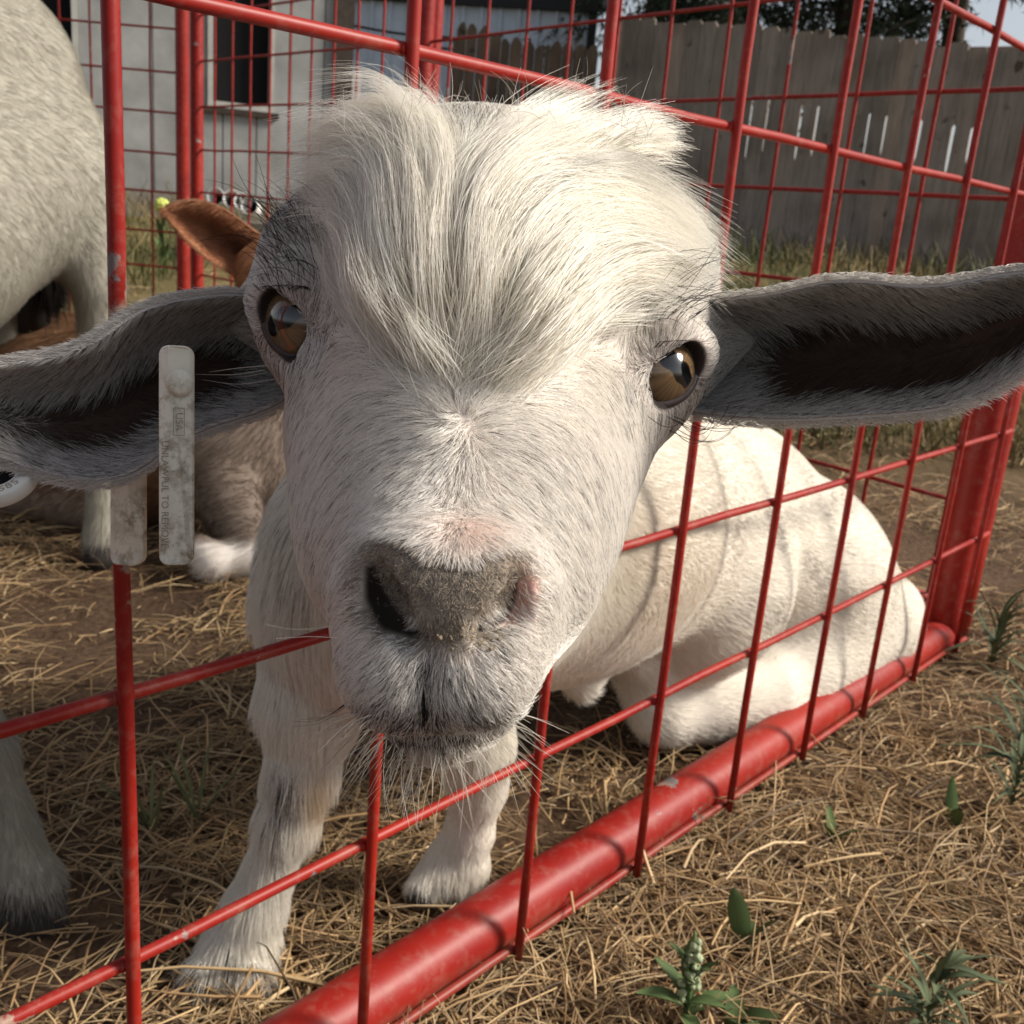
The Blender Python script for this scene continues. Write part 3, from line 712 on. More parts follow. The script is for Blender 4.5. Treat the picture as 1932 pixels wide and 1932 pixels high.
GC((1190, 704, .3660), .0242, (1100, 680, .372), .036, .022)        # right orbit
GC((738, 1040, .300), .0212, (712, 830, .352), .0285, .03)          # cheeks
GC((975, 1075, .298), .0205, (1052, 840, .352), .0285, .03)
GC((846, 1270, .283), .0185, (880, 960, .37), .046, .03)             # lower jaw
GC((760, 1256, .2505), .0152, (800, 1150, .262), .021, .012)       # upper lip, two lobes
GC((892, 1250, .2505), .0152, (872, 1150, .262), .021, .012)
GC((822, 1322, .2710), .0138, (850, 1250, .30), .018, .005)        # chin
G.ell(W3(842, 1105, .2440), (.0205, .0150, .0135), np.stack([RT, UP, FW]), .012)   # nose pad
GC((715, 1120, .2530), .0075, (735, 1190, .2490), .0065, .01)      # nostril wings
GC((985, 1110, .2530), .0075, (950, 1185, .2490), .0065, .01)
# eye openings
EYES = [dict(r=.0155, a=1.15), dict(r=.0155, a=.62)]
def dsurf(x, y): return float(G.depth(x, y)[0])
ZD = {}
for nm, (x, y) in dict(n1=(704, 1080), n2=(722, 1140), n3=(772, 1192), m1=(988, 1095), m2=(968, 1150), m3=(918, 1183), p1=(808, 1215), p2=(800, 1300), p3=(798, 1372),
                       q0=(690, 1345), q1=(735, 1385), q2=(800, 1398), q3=(870, 1388), q4=(930, 1345)).items(): ZD[nm] = W3(x, y, dsurf(x, y)+.0005)
neck_cut = []
G.cutcone(ZD['n1'], .0044, ZD['n2']+FW*.001, .0072, .004); G.cutcone(ZD['n2']+FW*.002, .0068, ZD['n3']+FW*.001, .0050, .003)
G.cutcone(ZD['m1'], .0040, ZD['m2']+FW*.001, .0060, .004); G.cutcone(ZD['m2']+FW*.002, .0058, ZD['m3']+FW*.001, .0046, .003)
G.cutcone(ZD['p1'], .0010, ZD['p2'], .0016, .003); G.cutcone(ZD['p2'], .0016, ZD['p3'], .0022, .003)
for e, sx, ob in zip(EYES, (-1, 1), ORB):
    o = W3(*ob); n = o-EYE; n /= np.linalg.norm(n)
    gaze = -n*.83+RT*sx*.55+UP*.05; gaze /= np.linalg.norm(gaze); e['g'] = gaze; e['c'] = o+gaze*.0114
    a = RT*math.cos(e['a'])*(-sx)*-1+UP*math.sin(e['a']); 
    a = (RT*-.50+UP*.87) if sx < 0 else (RT*.72+UP*.69)           # long axis of the eye opening
    a -= gaze*(a@gaze); a /= np.linalg.norm(a); b = np.cross(gaze, a); e['ax'] = a; e['by'] = b
    p = (RT*.93+UP*.36) if sx < 0 else (RT*.80-UP*.60)             # long axis of the slot pupil
    p -= gaze*(p@gaze); p /= np.linalg.norm(p); e['pa'] = p; e['pb'] = np.cross(gaze, p)
    SA, SB = .0121, .0091
    ring = []
    for q in np.linspace(0, 2*np.pi, 15):
        w = a*SA*1.10*math.cos(q)+b*SB*1.12*math.sin(q); ring.append(e['c']+w+gaze*math.sqrt(max(.0158**2-w@w, 1e-6)))
    upd = UP-gaze*(UP@gaze); e['up'] = upd/np.linalg.norm(upd)
    G.ell(e['c']+gaze*.0152-e['up']*.0016, (SA, SB, .0090), np.stack([a, b, gaze]), .003, cut=True)
    e['ring'] = ring
    kx, ky = (1182, 740) if sx > 0 else (612, 668); k = W3(kx, ky, dsurf(kx, ky)+.0006)      # inner corner of the eye
    G.cutcone(e['c']+gaze*.0150, .0062, k, .0020, .003); e['corner'] = k
# neck, chest, barrel, haunch lying along the panel
GC((905, 560, .42), .055, (905, 800, .50), .054, .05)
GC((905, 800, .50), .054, (880, 930, .585), .058, .05)
GC((880, 930, .585), .058, (792, 1060, .70), .090, .07)
GC((792, 1060, .70), .090, (1000, 960, .92), .150, .06)
GC((1000, 960, .92), .155, (1335, 990, 1.19), .120, .06)
GC((1335, 990, 1.19), .120, (1490, 1085, 1.28), .115, .06)
GC((1490, 1085, 1.28), .115, (1650, 1160, 1.36), .062, .06)
G.ell(W3(1295, 1085, 1.075), (.112, .092, .112), np.stack([RT, FW, UP]), .03)
GC((1480, 1250, 1.22), .07, (1640, 1190, 1.34), .05, .05)
GC((1430, 1310, 1.16), .050, (1265, 1345, 1.10), .036, .05)
GC((1240, 1345, 1.08), .030, (1180, 1180, 1.05), .034, .03)
GC((1130, 1195, .99), .022, (1098, 1285, .955), .019, .02); GC((1150, 1180, 1.0), .025, (1220, 1250, 1.05), .03, .02)
# forelegs
GC((630, 1150, .715), .047, (592, 1310, .715), .034, .05)
GC((592, 1310, .715), .034, (572, 1440, .717), .0225, .02); GC((572, 1440, .717), .0225, (548, 1530, .722), .0185, .015)
GC((548, 1530, .722), .0165, (490, 1690, .732), .0165, .02); GC((490, 1690, .732), .0165, (462, 1760, .737), .0215, .015)
GC((462, 1760, .737), .021, (405, 1818, .722), .0125, .012); GC((470, 1770, .737), .020, (470, 1822, .724), .0135, .008)
GC((840, 1180, .74), .052, (895, 1400, .775), .028, .04)
GC((895, 1400, .775), .028, (900, 1480, .80), .022, .02); GC((900, 1480, .80), .021, (885, 1570, .818), .018, .02)
GC((885, 1570, .818), .018, (862, 1625, .828), .0225, .015)
GC((862, 1625, .828), .0225, (796, 1682, .812), .0135, .012); GC((868, 1630, .83), .0225, (850, 1690, .822), .0145, .010)

def ear(name_top, top, bot, depth, scoop, n=46, m=22, inner=None):
    """a leaf of skin between two traced rims, scooped backward, with real thickness; returns verts, faces, and (s, c, inside) per vertex"""
    tt = np.linspace(0, 1, n)
    def poly(P):
        P = np.asarray(P, float); d = np.r_[0, np.cumsum(np.linalg.norm(np.diff(P, axis=0), axis=1))]; d /= d[-1]
        for _ in range(1): pass
        x = np.interp(tt, d, P[:, 0]); y = np.interp(tt, d, P[:, 1]); k = np.array([1, 2, 3, 2, 1.])/9
        for a in (x, y): a[2:-2] = np.convolve(a, k, 'valid')
        return x, y
    xt, yt = poly(top); xb, yb = poly(bot); c = np.linspace(0, 1, m)
    dep = np.interp(tt, *zip(*depth)); sc_ = np.interp(tt, *zip(*scoop))
    X = xt[:, None]+(xb-xt)[:, None]*c; Y = yt[:, None]+(yb-yt)[:, None]*c
    prof = np.sin(np.pi*c)**.75
    roll = -.006*np.exp(-((c-.08)/.10)**2)
    D = dep[:, None]+sc_[:, None]*prof[None]+roll[None]*np.sin(np.pi*tt)[:, None]
    P = at(X, Y, D)
    return P, tt, c
def ear_mesh(P, thick=.0032):
    n, m = P.shape[:2]; du = np.gradient(P, axis=0); dv = np.gradient(P, axis=1); N = np.cross(du, dv); N /= np.linalg.norm(N, axis=2)[..., None]+1e-9
    if (N[n//2, m//2]@FW) < 0: N = -N
    t = thick*np.ones((n, m)); t[:, 0] *= .35; t[:, -1] *= .35; t[-1] *= .3
    A = P; Bk = P+N*t[..., None]
    V = np.r_[A.reshape(-1, 3), Bk.reshape(-1, 3)]; idx = np.arange(n*m).reshape(n, m)
    q = np.stack([idx[:-1, :-1], idx[:-1, 1:], idx[1:, 1:], idx[1:, :-1]], -1).reshape(-1, 4)
    F = [q, q[:, ::-1]+n*m]
    def rim(l): l = np.asarray(l); return np.stack([l[:-1], l[:-1]+n*m, l[1:]+n*m, l[1:]], 1)
    F += [rim(idx[:, 0]), rim(idx[:, -1][::-1]), rim(idx[-1]), rim(idx[0][::-1])]
    return V, np.concatenate(F), N
EAR_R = ear('r', [(1290, 585), (1350, 568), (1450, 560), (1560, 533), (1640, 534), (1720, 545), (1800, 540), (1880, 522), (1960, 515), (2040, 535), (2110, 585)],
            [(1290, 775), (1380, 786), (1480, 790), (1600, 784), (1700, 777), (1780, 768), (1860, 735), (1930, 694), (2010, 655), (2075, 625), (2112, 600)],
            [(0, .378), (.25, .352), (.6, .322), (1, .300)], [(0, .028), (.3, .044), (.6, .038), (.85, .018), (1, .002)])
EAR_L = ear('l', [(560, 560), (490, 560), (420, 558), (350, 566), (280, 582), (230, 612), (190, 645), (120, 672), (40, 684), (-60, 700), (-150, 740)],
            [(560, 740), (500, 775), (430, 795), (370, 815), (310, 850), (255, 893), (205, 906), (130, 903), (50, 880), (-50, 840), (-152, 755)],
            [(0, .378), (.2, .362), (.5, .345), (1, .335)], [(0, .030), (.25, .040), (.5, .030), (.8, .014), (1, .002)])

def gauss(x, y, L):
    o = np.zeros(len(x))
    for cx, cy, rx, ry, v in L: o = np.maximum(o, v*np.exp(-((x-cx)/rx)**2-((y-cy)/ry)**2))
    return o
def lerp(a, b, t): return a+(b-a)*np.asarray(t)[..., None]
def polyd(x, y, L):
    d = np.full(len(x), 1e9)
    for (x0, y0, r0), (x1, y1, r1) in zip(L[:-1], L[1:]):
        vx, vy = x1-x0, y1-y0; t = np.clip(((x-x0)*vx+(y-y0)*vy)/(vx*vx+vy*vy), 0, 1); d = np.minimum(d, np.hypot(x-x0-vx*t, y-y0-vy*t)-(r0+(r1-r0)*t))
    return d
def nostril(x, y):
    return np.maximum(sstep(13, -6, polyd(x, y, [(700, 1075, 9), (710, 1125, 19), (735, 1168, 22), (785, 1198, 9)])), .9*sstep(6, -3, polyd(x, y, [(976, 1082, 3), (962, 1140, 8), (945, 1165, 11), (905, 1186, 6)])))
def head_weight(P): return sstep(.50, .42, px_of(P)[2])
def goat_pigment(P):
    """skin colour and the share of dark hairs, by place on the animal"""
    x, y, z = px_of(P); h = head_weight(P)
    n = len(x)
    base = np.tile(np.array([.70, .61, .55]), (n, 1))
    grey = gauss(x, y, [(545, 600, 85, 120, .9), (1262, 708, 90, 85, .8), (560, 470, 60, 80, .8), (1310, 520, 60, 80, .6), (810, 1330, 130, 90, .75), (700, 1290, 60, 60, .5), (940, 1300, 80, 70, .5)])*h
    c = lerp(base, np.array([.17, .15, .15]), grey)
    pad = gauss(x, y, [(745, 1080, 75, 75, 1.5), (845, 1110, 95, 70, 1.5), (930, 1080, 70, 62, 1.4), (850, 1190, 90, 40, 1.2), (735, 1150, 60, 60, 1.3)])*h
    notch = gauss(x, y, [(890, 1005, 50, 45, 1.6), (800, 990, 60, 26, 1.0)])*h
    pad = np.clip(pad*1.5-.45-notch*1.1, 0, 1)
    c = lerp(c, np.array([.27, .23, .19]), pad)
    pink = gauss(x, y, [(992, 1118, 24, 56, 1.5), (972, 1165, 22, 26, 1.0), (885, 1000, 60, 30, .3)])*h; c = lerp(c, np.array([.58, .33, .28]), np.clip(pink, 0, 1))
    nos = nostril(x, y)*h; c = lerp(c, np.array([.022, .014, .012]), nos)
    mouth = gauss(x, y, [(803, 1330, 9, 60, 1.5), (700, 1368, 30, 13, 1.1), (750, 1394, 34, 12, 1.3), (806, 1402, 36, 12, 1.3), (866, 1394, 34, 12, 1.3), (915, 1372, 28, 12, 1.0)])*h; c = lerp(c, np.array([.03, .022, .02]), np.clip(mouth, 0, 1))
    body = lerp(np.tile(np.array([.66, .60, .52]), (n, 1)), np.array([.40, .35, .30]), .0*x)
    c = lerp(body, c, h)
    dark = .03+.48*gauss(x, y, [(560, 430, 70, 100, .95), (540, 600, 75, 110, .6), (500, 660, 40, 160, .5), (1265, 708, 80, 75, .55), (1325, 500, 60, 70, .8), (800, 1350, 95, 42, 1.1), (803, 1330, 16, 60, 1.6), (750, 1392, 60, 14, 1.5), (860, 1392, 60, 14, 1.5), (715, 1345, 45, 34, .8), (895, 1345, 60, 36, .8), (800, 1250, 50, 45, .5), (872, 235, 75, 45, .8), (930, 1215, 40, 30, .4)])
    dark = dark*np.where((y > 1405) & (x > 650), .35, 1)
    return c, pad*h, np.clip(dark, 0, 1)*h+(1-h)*.05

# ---------------------------------------------------------------- hair
def hair_obj(name, pts, col, r0, r1, parent, mat=HAIR):
    """pts n x k x 3, col n x 3, r0 root radius per hair (n) or scalar"""
    n, k = pts.shape[:2]
    hc = bpy.data.hair_curves.new(name); hc.add_curves([k]*n)
    hc.attributes['position'].data.foreach_set('vector', np.ascontiguousarray(pts, np.float32).ravel())
    t = np.linspace(0, 1, k)
    r0 = np.broadcast_to(np.asarray(r0, float), (n,)); R = r0[:, None]*(1-t**2*(1-r1))[None]
    a = hc.attributes.get('radius') or hc.attributes.new('radius', 'FLOAT', 'POINT')
    a.data.foreach_set('value', np.ascontiguousarray(R, np.float32).ravel())
    a = hc.attributes.new('tint', 'FLOAT_COLOR', 'CURVE')
    a.data.foreach_set('color', np.ascontiguousarray(np.c_[np.clip(col, 0, 1), np.ones(n)], np.float32).ravel())
    hc.materials.append(mat)
    o = bpy.data.objects.new(name, hc); COL.objects.link(o); o.parent = parent
    o.location = -parent.location
    return o
def sample_tris(V, F, n, wv):
    T = np.concatenate([F[:, [0, 1, 2]], F[:, [0, 2, 3]]]) if F.shape[1] == 4 else F
    a, b, c = V[T[:, 0]], V[T[:, 1]], V[T[:, 2]]
    A = np.linalg.norm(np.cross(b-a, c-a), axis=1)*wv[T].mean(1); cs = np.cumsum(A)
    i = np.searchsorted(cs, rng.random(n)*cs[-1]); i = np.minimum(i, len(T)-1)
    u, v = rng.random(n), rng.random(n); m = u+v > 1; u[m], v[m] = 1-u[m], 1-v[m]
    return a[i]+(b-a)[i]*u[:, None]+(c-a)[i]*v[:, None]
class Grid:
    def __init__(s, B, lo, hi, h):
        s.lo = np.asarray(lo, float); s.h = h; s.n = np.ceil((np.asarray(hi)-lo)/h).astype(int)+1
        ax = [s.lo[i]+h*np.arange(s.n[i]) for i in range(3)]
        P = np.stack(np.meshgrid(*ax, indexing='ij'), -1).reshape(-1, 3)
        s.D = B.fast(P, .05).reshape(s.n); s.D = np.minimum(s.D, .05)
        s.Gr = np.stack(np.gradient(s.D, h), -1)
    def __call__(s, P):
        q = (P-s.lo)/s.h; i = np.clip(np.floor(q).astype(int), 0, s.n-2); f = np.clip(q-i, 0, 1)
        d = 0; g = 0
        for a in (0, 1):
            for b in (0, 1):
                for c in (0, 1):
                    w = (f[:, 0] if a else 1-f[:, 0])*(f[:, 1] if b else 1-f[:, 1])*(f[:, 2] if c else 1-f[:, 2])
                    j = (i[:, 0]+a, i[:, 1]+b, i[:, 2]+c); d = d+w*s.D[j]; g = g+w[:, None]*s.Gr[j]
        return d, g/(np.linalg.norm(g, axis=1)[:, None]+1e-9)
def unit(v): return v/(np.linalg.norm(v, axis=-1, keepdims=True)+1e-12)
def clump(pts, cell, strength):
    """draw the tips of neighbouring hairs together"""
    r = pts[:, 0]+rng.normal(0, cell*.12, (len(pts), 3)); key = np.floor(r/cell).astype(np.int64); key = (key[:, 0]*73856093) ^ (key[:, 1]*19349663) ^ (key[:, 2]*83492791)
    u, inv = np.unique(key, return_inverse=True); k = pts.shape[1]
    m = np.zeros((len(u), k, 3)); np.add.at(m, inv, pts); cnt = np.bincount(inv)[:, None, None]; m /= cnt
    st = np.asarray(strength); st = st[:, None, None] if st.ndim else st
    w = (np.linspace(0, 1, k)**1.4)[None, :, None]*st*rng.uniform(.3, 1, (len(u), 1, 1))[inv]
    return pts+(m[inv]-pts)*w
def grow(field, P, dirf, L, lift, steps, noise_=.15, sink=.001, minoff=.0006):
    d, n = field(P); pts = [P-n*sink]; cur = P.copy(); nz = rng.normal(0, noise_, (len(P), 3))
    for i in range(steps):
        t = (i+1)/steps; v = dirf(cur)+nz; d, n = field(cur); v = v-n*(v*n).sum(1)[:, None]; v = unit(v)
        v = unit(v+n*(lift*(1-.75*t))[:, None]); cur = cur+v*(L/steps)[:, None]
        d, n = field(cur); cur = cur+n*np.maximum(minoff-d, 0)[:, None]; pts.append(cur.copy())
    return np.stack(pts, 1)

goat = empty('goat', tuple(W3(700, 1700, .78)*np.array([1, 1, 0]))); tag(goat, 'white goat poking its shaggy head out through the nearest red panel, body lying behind it', 'goat')
V, F = G.mesh(.0030)
def refine(V, F, sel):
    Q = F[sel]; E = np.sort(np.concatenate([Q[:, [i, (i+1) % 4]] for i in range(4)]), 1); u, inv = np.unique(E, axis=0, return_inverse=True); inv = inv.ravel()
    m = G.project((V[u[:, 0]]+V[u[:, 1]])/2, 2); c = G.project(V[Q].mean(1), 2); n0 = len(V); k = len(Q); e = [n0+inv[i*k:(i+1)*k] for i in range(4)]; cc = n0+len(u)+np.arange(k)
    new = np.concatenate([np.stack([Q[:, i], e[i], cc, e[(i+3) % 4]], 1) for i in range(4)])
    return np.r_[V, m, c], np.r_[F[~sel], new]
for _ in range(2):
    fx, fy, fz = px_of(V[F].mean(1)); s_ = (fz < .275) & (fy > 980)
    for e in EYES: s_ |= np.linalg.norm(V[F].mean(1)-e['c']-e['g']*.012, axis=1) < .019
    V, F = refine(V, F, s_)
gc, gpad, gdark = goat_pigment(V)
eyeO = lambda e: e['c']+e['g']*.0125-e['up']*.0016
eyeE = np.min([np.linalg.norm(np.stack([((V-eyeO(e))@e['ax'])/.0121, ((V-eyeO(e))@e['by'])/.0091, ((V-eyeO(e))@e['g'])/.0150], 1), axis=1) for e in EYES], 0)
eyeK = np.min([np.linalg.norm(V-e['corner'], axis=1) for e in EYES], 0)
gc = lerp(gc, np.array([.035, .027, .025]), np.maximum(sstep(1.19, 1.06, eyeE), sstep(.0065, .003, eyeK)))
hx, hy, hz_ = px_of(V)
hoof = np.maximum(gauss(hx, hy, [(418, 1835, 62, 20, 1.6), (475, 1838, 40, 18, 1.5), (790, 1700, 40, 20, 1.4), (850, 1708, 30, 16, 1.2)]), 0)*(hz_ > .6)
gc = lerp(gc, np.array([.05, .045, .042]), np.clip(hoof, 0, 1))
body_me = mesh_data('body', V-np.array(goat.location), F); set_col(body_me, gc); obj('body', body_me, SKIN, goat)

# ---- eyes
def eye_mat():
    m, N, L, B = mat_new('goat_eye'); a = N.new('ShaderNodeAttribute'); a.attribute_name = 'tint'; L.new(a.outputs['Color'], B.inputs['Base Color'])
    B.inputs['Roughness'].default_value = .12; B.inputs['Coat Weight'].default_value = 1; B.inputs['Coat Roughness'].default_value = .02; B.inputs['Specular IOR Level'].default_value = .6
    return m
EYEM = eye_mat()
for e in EYES:
    bm = bmesh.new(); bmesh.ops.create_uvsphere(bm, u_segments=160, v_segments=120, radius=1); me = bpy.data.meshes.new('eye'); bm.to_mesh(me); bm.free()
    v = np.empty(len(me.vertices)*3, np.float32); me.vertices.foreach_get('co', v); v = v.reshape(-1, 3).astype(float)
    bul = 1+.07*np.exp(-((np.hypot(v[:, 0], v[:, 1]))/.55)**2)*(v[:, 2] > 0)
    A, Bv = v[:, 0]*e['r'], v[:, 1]*e['r']; rr = np.hypot(A, Bv)/.0158; an = np.arctan2(Bv, A); front = v[:, 2] > 0
    ir = np.array([.150, .088, .040])*(1+.22*np.sin(an*23+3*np.sin(an*5))+.15*np.sin(an*61))[:, None]*(.75+.5*np.clip(1-rr, 0, 1))[:, None]
    ir = lerp(ir, np.array([.25, .18, .11])*.8, np.exp(-((rr-.45)/.16)**2)*.35)
    c = lerp(ir, np.array([.022, .013, .010]), sstep(.82, 1.02, rr)); c[~front] = (.03, .02, .018)
    pu = np.abs(A/.0074)**4+np.abs(Bv/(.0031+.0004*np.sin(A*900)))**4
    c = lerp(c, np.array([.003, .003, .004]), sstep(1.35, .8, pu)*front)
    R_ = np.stack([e['pa'], e['pb'], e['g']]); vv = (v*bul[:, None]*e['r'])@R_
    me.vertices.foreach_set('co', (vv+e['c']-np.array(goat.location)).astype(np.float32).ravel()); me.polygons.foreach_set('use_smooth', np.ones(len(me.polygons), bool))
    set_col(me, c); obj('eye', me, EYEM, goat)

LID = m_plain('eyelid_skin', (.06, .045, .042), .45, 300, .3, .0006)
for e in EYES:
    R_ = np.array(e['ring'])-np.array(goat.location); R_[-1] = R_[0]
    q = np.linspace(0, 14, 57); rr_ = np.stack([np.interp(q, np.arange(15), R_[:, j]) for j in range(3)], 1); k = np.array([1, 2, 3, 2, 1])/9
    for j in range(3):
        w = np.r_[rr_[-4:-1, j], rr_[:, j], rr_[1:4, j]]; rr_[:, j] = np.convolve(w, k, 'same')[3:-3]
    obj('eyelid', tube_mesh('eyelid', rr_, .0016, 8, False), LID, goat)

# ---- combing of the face: (x, y, dx, dy) strokes followed from root to tip
COMB = np.array([(880, 680, 0, -1), (760, 650, -.5, -.85), (1000, 640, .45, -.9), (690, 600, -.6, -.8), (640, 500, -.35, -.95), (610, 560, -.75, -.65), (640, 640, -.95, -.2), (560, 470, -.55, -.85), (520, 500, -.75, -.65),
    (560, 530, -.6, -.8), (500, 600, -.9, -.2), (510, 690, -.8, .5), (560, 720, -.75, .6), (600, 800, -.7, .7), (640, 900, -.72, .68), (690, 820, -.92, .32), (760, 750, -1, -.05), (800, 850, -.85, .5), (780, 950, -.7, .7), (660, 1030, -.85, .5), (740, 990, -.75, .55), (820, 740, -.5, -.6), (900, 740, .4, -.8),
    (850, 800, -.2, .4), (860, 900, -.1, .9), (845, 960, 0, .6), (940, 770, .92, -.1), (1000, 830, .9, .38), (1050, 900, .75, .65), (1100, 960, .68, .74), (980, 960, .7, .6), (1150, 880, .55, .83), (1180, 960, .35, .93), (1060, 700, .9, -.35), (1150, 620, .75, -.66), (1200, 560, .8, -.6), (1150, 780, .8, .5), (1140, 700, .9, .1),
    (1230, 830, .3, .95), (1290, 790, .3, .9), (1220, 620, .65, -.75), (1300, 620, .85, -.5), (1320, 700, .95, .1), (1300, 540, .85, -.5), (1330, 560, .85, -.4), (450, 575, -1, .1), (400, 600, -1, .15), (1400, 600, 1, .1), (1450, 590, 1, .1), (1350, 760, 1, .2), (640, 1130, -1, .15), (610, 1200, -.95, .3), (1050, 1110, .95, .3), (1100, 1100, .8, .6), (630, 1260, -.85, .5), (1040, 1240, .95, .3), (720, 1290, -.72, .65), (760, 1340, -.45, .85), (810, 1330, 0, 1),
    (880, 1340, .4, .9), (950, 1290, .75, .6), (990, 1340, .7, .7), (820, 1430, 0, 1), (740, 1410, -.4, .9), (900, 1410, .4, .9), (560, 950, -.5, .87), (600, 1100, -.7, .7), (845, 1080, .0, .35), (900, 300, 0, -1), (900, 450, 0, -1), (700, 350, -.5, -.8), (1150, 350, .7, -.6), (1250, 450, .9, -.2), (740, 1100, -.4, .5), (950, 1090, .4, .5), (840, 1230, 0, 1), (770, 1230, -.6, .7), (910, 1220, .6, .7)])
def comb2(x, y, table=COMB):
    D2 = (x[:, None]-table[:, 0])**2+(y[:, None]-table[:, 1])**2; w = 1/(D2+900)**1.6; w /= w.sum(1)[:, None]; return w@table[:, 2:4]
EYEPX = [tuple(float(q) for q in px_of(e['c']+e['g']*e['r']*.8)[:2]) for e in EYES]
def face_dir(P):
    x, y, z = px_of(P); d = comb2(x, y)
    for (ex, ey) in EYEPX:
        dx, dy = x-ex, y-ey; r = np.hypot(dx, dy); w = np.exp(-((r-60)/45)**2)*.9; u = np.stack([dx, dy], 1)/(r[:, None]+1); d = d*(1-w)[:, None]+u*w[:, None]
    return unit(d[:, :1]*RT-d[:, 1:]*UP+FW*.12)
lo = np.min([W3(380, 100, .22), W3(1450, 100, .22), W3(380, 1500, .22), W3(1450, 1500, .22), W3(300, 100, .47), W3(1500, 100, .47), W3(300, 1500, .47), W3(1500, 1500, .47)], 0)
hi = np.max([W3(380, 100, .22), W3(1450, 100, .22), W3(380, 1500, .22), W3(1450, 1500, .22), W3(300, 100, .47), W3(1500, 100, .47), W3(300, 1500, .47), W3(1500, 1500, .47)], 0)
HG = Grid(G, lo, hi, .0032)

def face_fur():
    x, y, z = px_of(V); nrm = G.normal(V); vis = (nrm*unit(EYE-V)).sum(1)
    w = sstep(.47, .43, z)*np.clip(.12+sstep(-.35, .1, vis), 0, 1)
    w = w*np.where((eyeE < 1.07) | (eyeK < .0032), 0, 1)
    nos = np.maximum(nostril(x, y)*.8, gauss(x, y, [(994, 1118, 16, 46, .55), (803, 1330, 7, 55, .9), (750, 1394, 36, 9, .8), (806, 1402, 36, 9, .8), (866, 1394, 36, 9, .8)])); w = w*(1-np.clip(nos*1.5, 0, .985))
    w = w*(1+1.6*gauss(x, y, [(855, 795, 60, 60, 1)]))
    w = w*(1+1.2*sstep(.30, .24, z))*(1+1.0*gpad)
    n = 150000
    P = sample_tris(V, F, n, w)
    c, pad, dark = goat_pigment(P); x, y, z = px_of(P)
    L = .0095+0*x
    L += gauss(x, y, [(570, 450, 70, 80, .010), (1310, 520, 60, 60, .010), (560, 900, 60, 160, .006), (1200, 950, 60, 120, .006), (900, 420, 300, 200, .006)])
    L = L*(1-.55*gauss(x, y, [(545, 606, 95, 110, 1), (1262, 708, 95, 90, 1)]))
    mz = sstep(.275, .245, z); L = L*(1-.42*mz); L = L*(1-.86*np.clip(pad, 0, 1))
    chin = gauss(x, y, [(820, 1430, 130, 45, 1), (700, 1380, 60, 50, .6), (950, 1370, 60, 50, .6)]); L = L+.009*chin
    L = L*(1-.55*gauss(x, y, [(700, 1362, 40, 20, 1), (750, 1384, 44, 20, 1), (806, 1392, 46, 20, 1), (866, 1384, 44, 20, 1), (915, 1366, 38, 20, 1)]))
    L *= rng.uniform(.6, 1.15, n)
    lift = .26+.25*pad+.25*chin+.15*mz
    lift = lift+.6*gauss(x, y, [(855, 795, 40, 40, 1)]); pts = grow(HG, P, face_dir, L, lift, 5, .17)
    pts = clump(pts, .0042, .45)
    white = np.array([.95, .915, .865])*rng.uniform(.84, 1.03, (n, 1))
    white = lerp(white, np.array([.92, .86, .73]), gauss(x, y, [(900, 420, 260, 250, .5)]))
    white = lerp(white, np.array([.78, .62, .54]), gauss(x, y, [(885, 1000, 60, 34, .6)]))
    dk = np.array([.075, .066, .064])*rng.uniform(.5, 1.7, (n, 1))
    isd = rng.random(n) < dark
    white = np.where((rng.random(n) < .07)[:, None], np.array([.50, .47, .44])*rng.uniform(.6, 1.2, (n, 1)), white)
    col = np.where(isd[:, None], dk, white)
    pc = np.where((rng.random(n) < .45)[:, None], np.array([.62, .53, .41]), np.array([.35, .31, .28]))*rng.uniform(.6, 1.3, (n, 1))
    col = np.where((rng.random(n) < np.clip(pad*1.3, 0, 1))[:, None], pc, col)
    r = np.where(pad > .5, .00006, .000068)*rng.uniform(.75, 1.25, n)
    hair_obj('face_fur', pts, col, r, .25, goat)
face_fur()

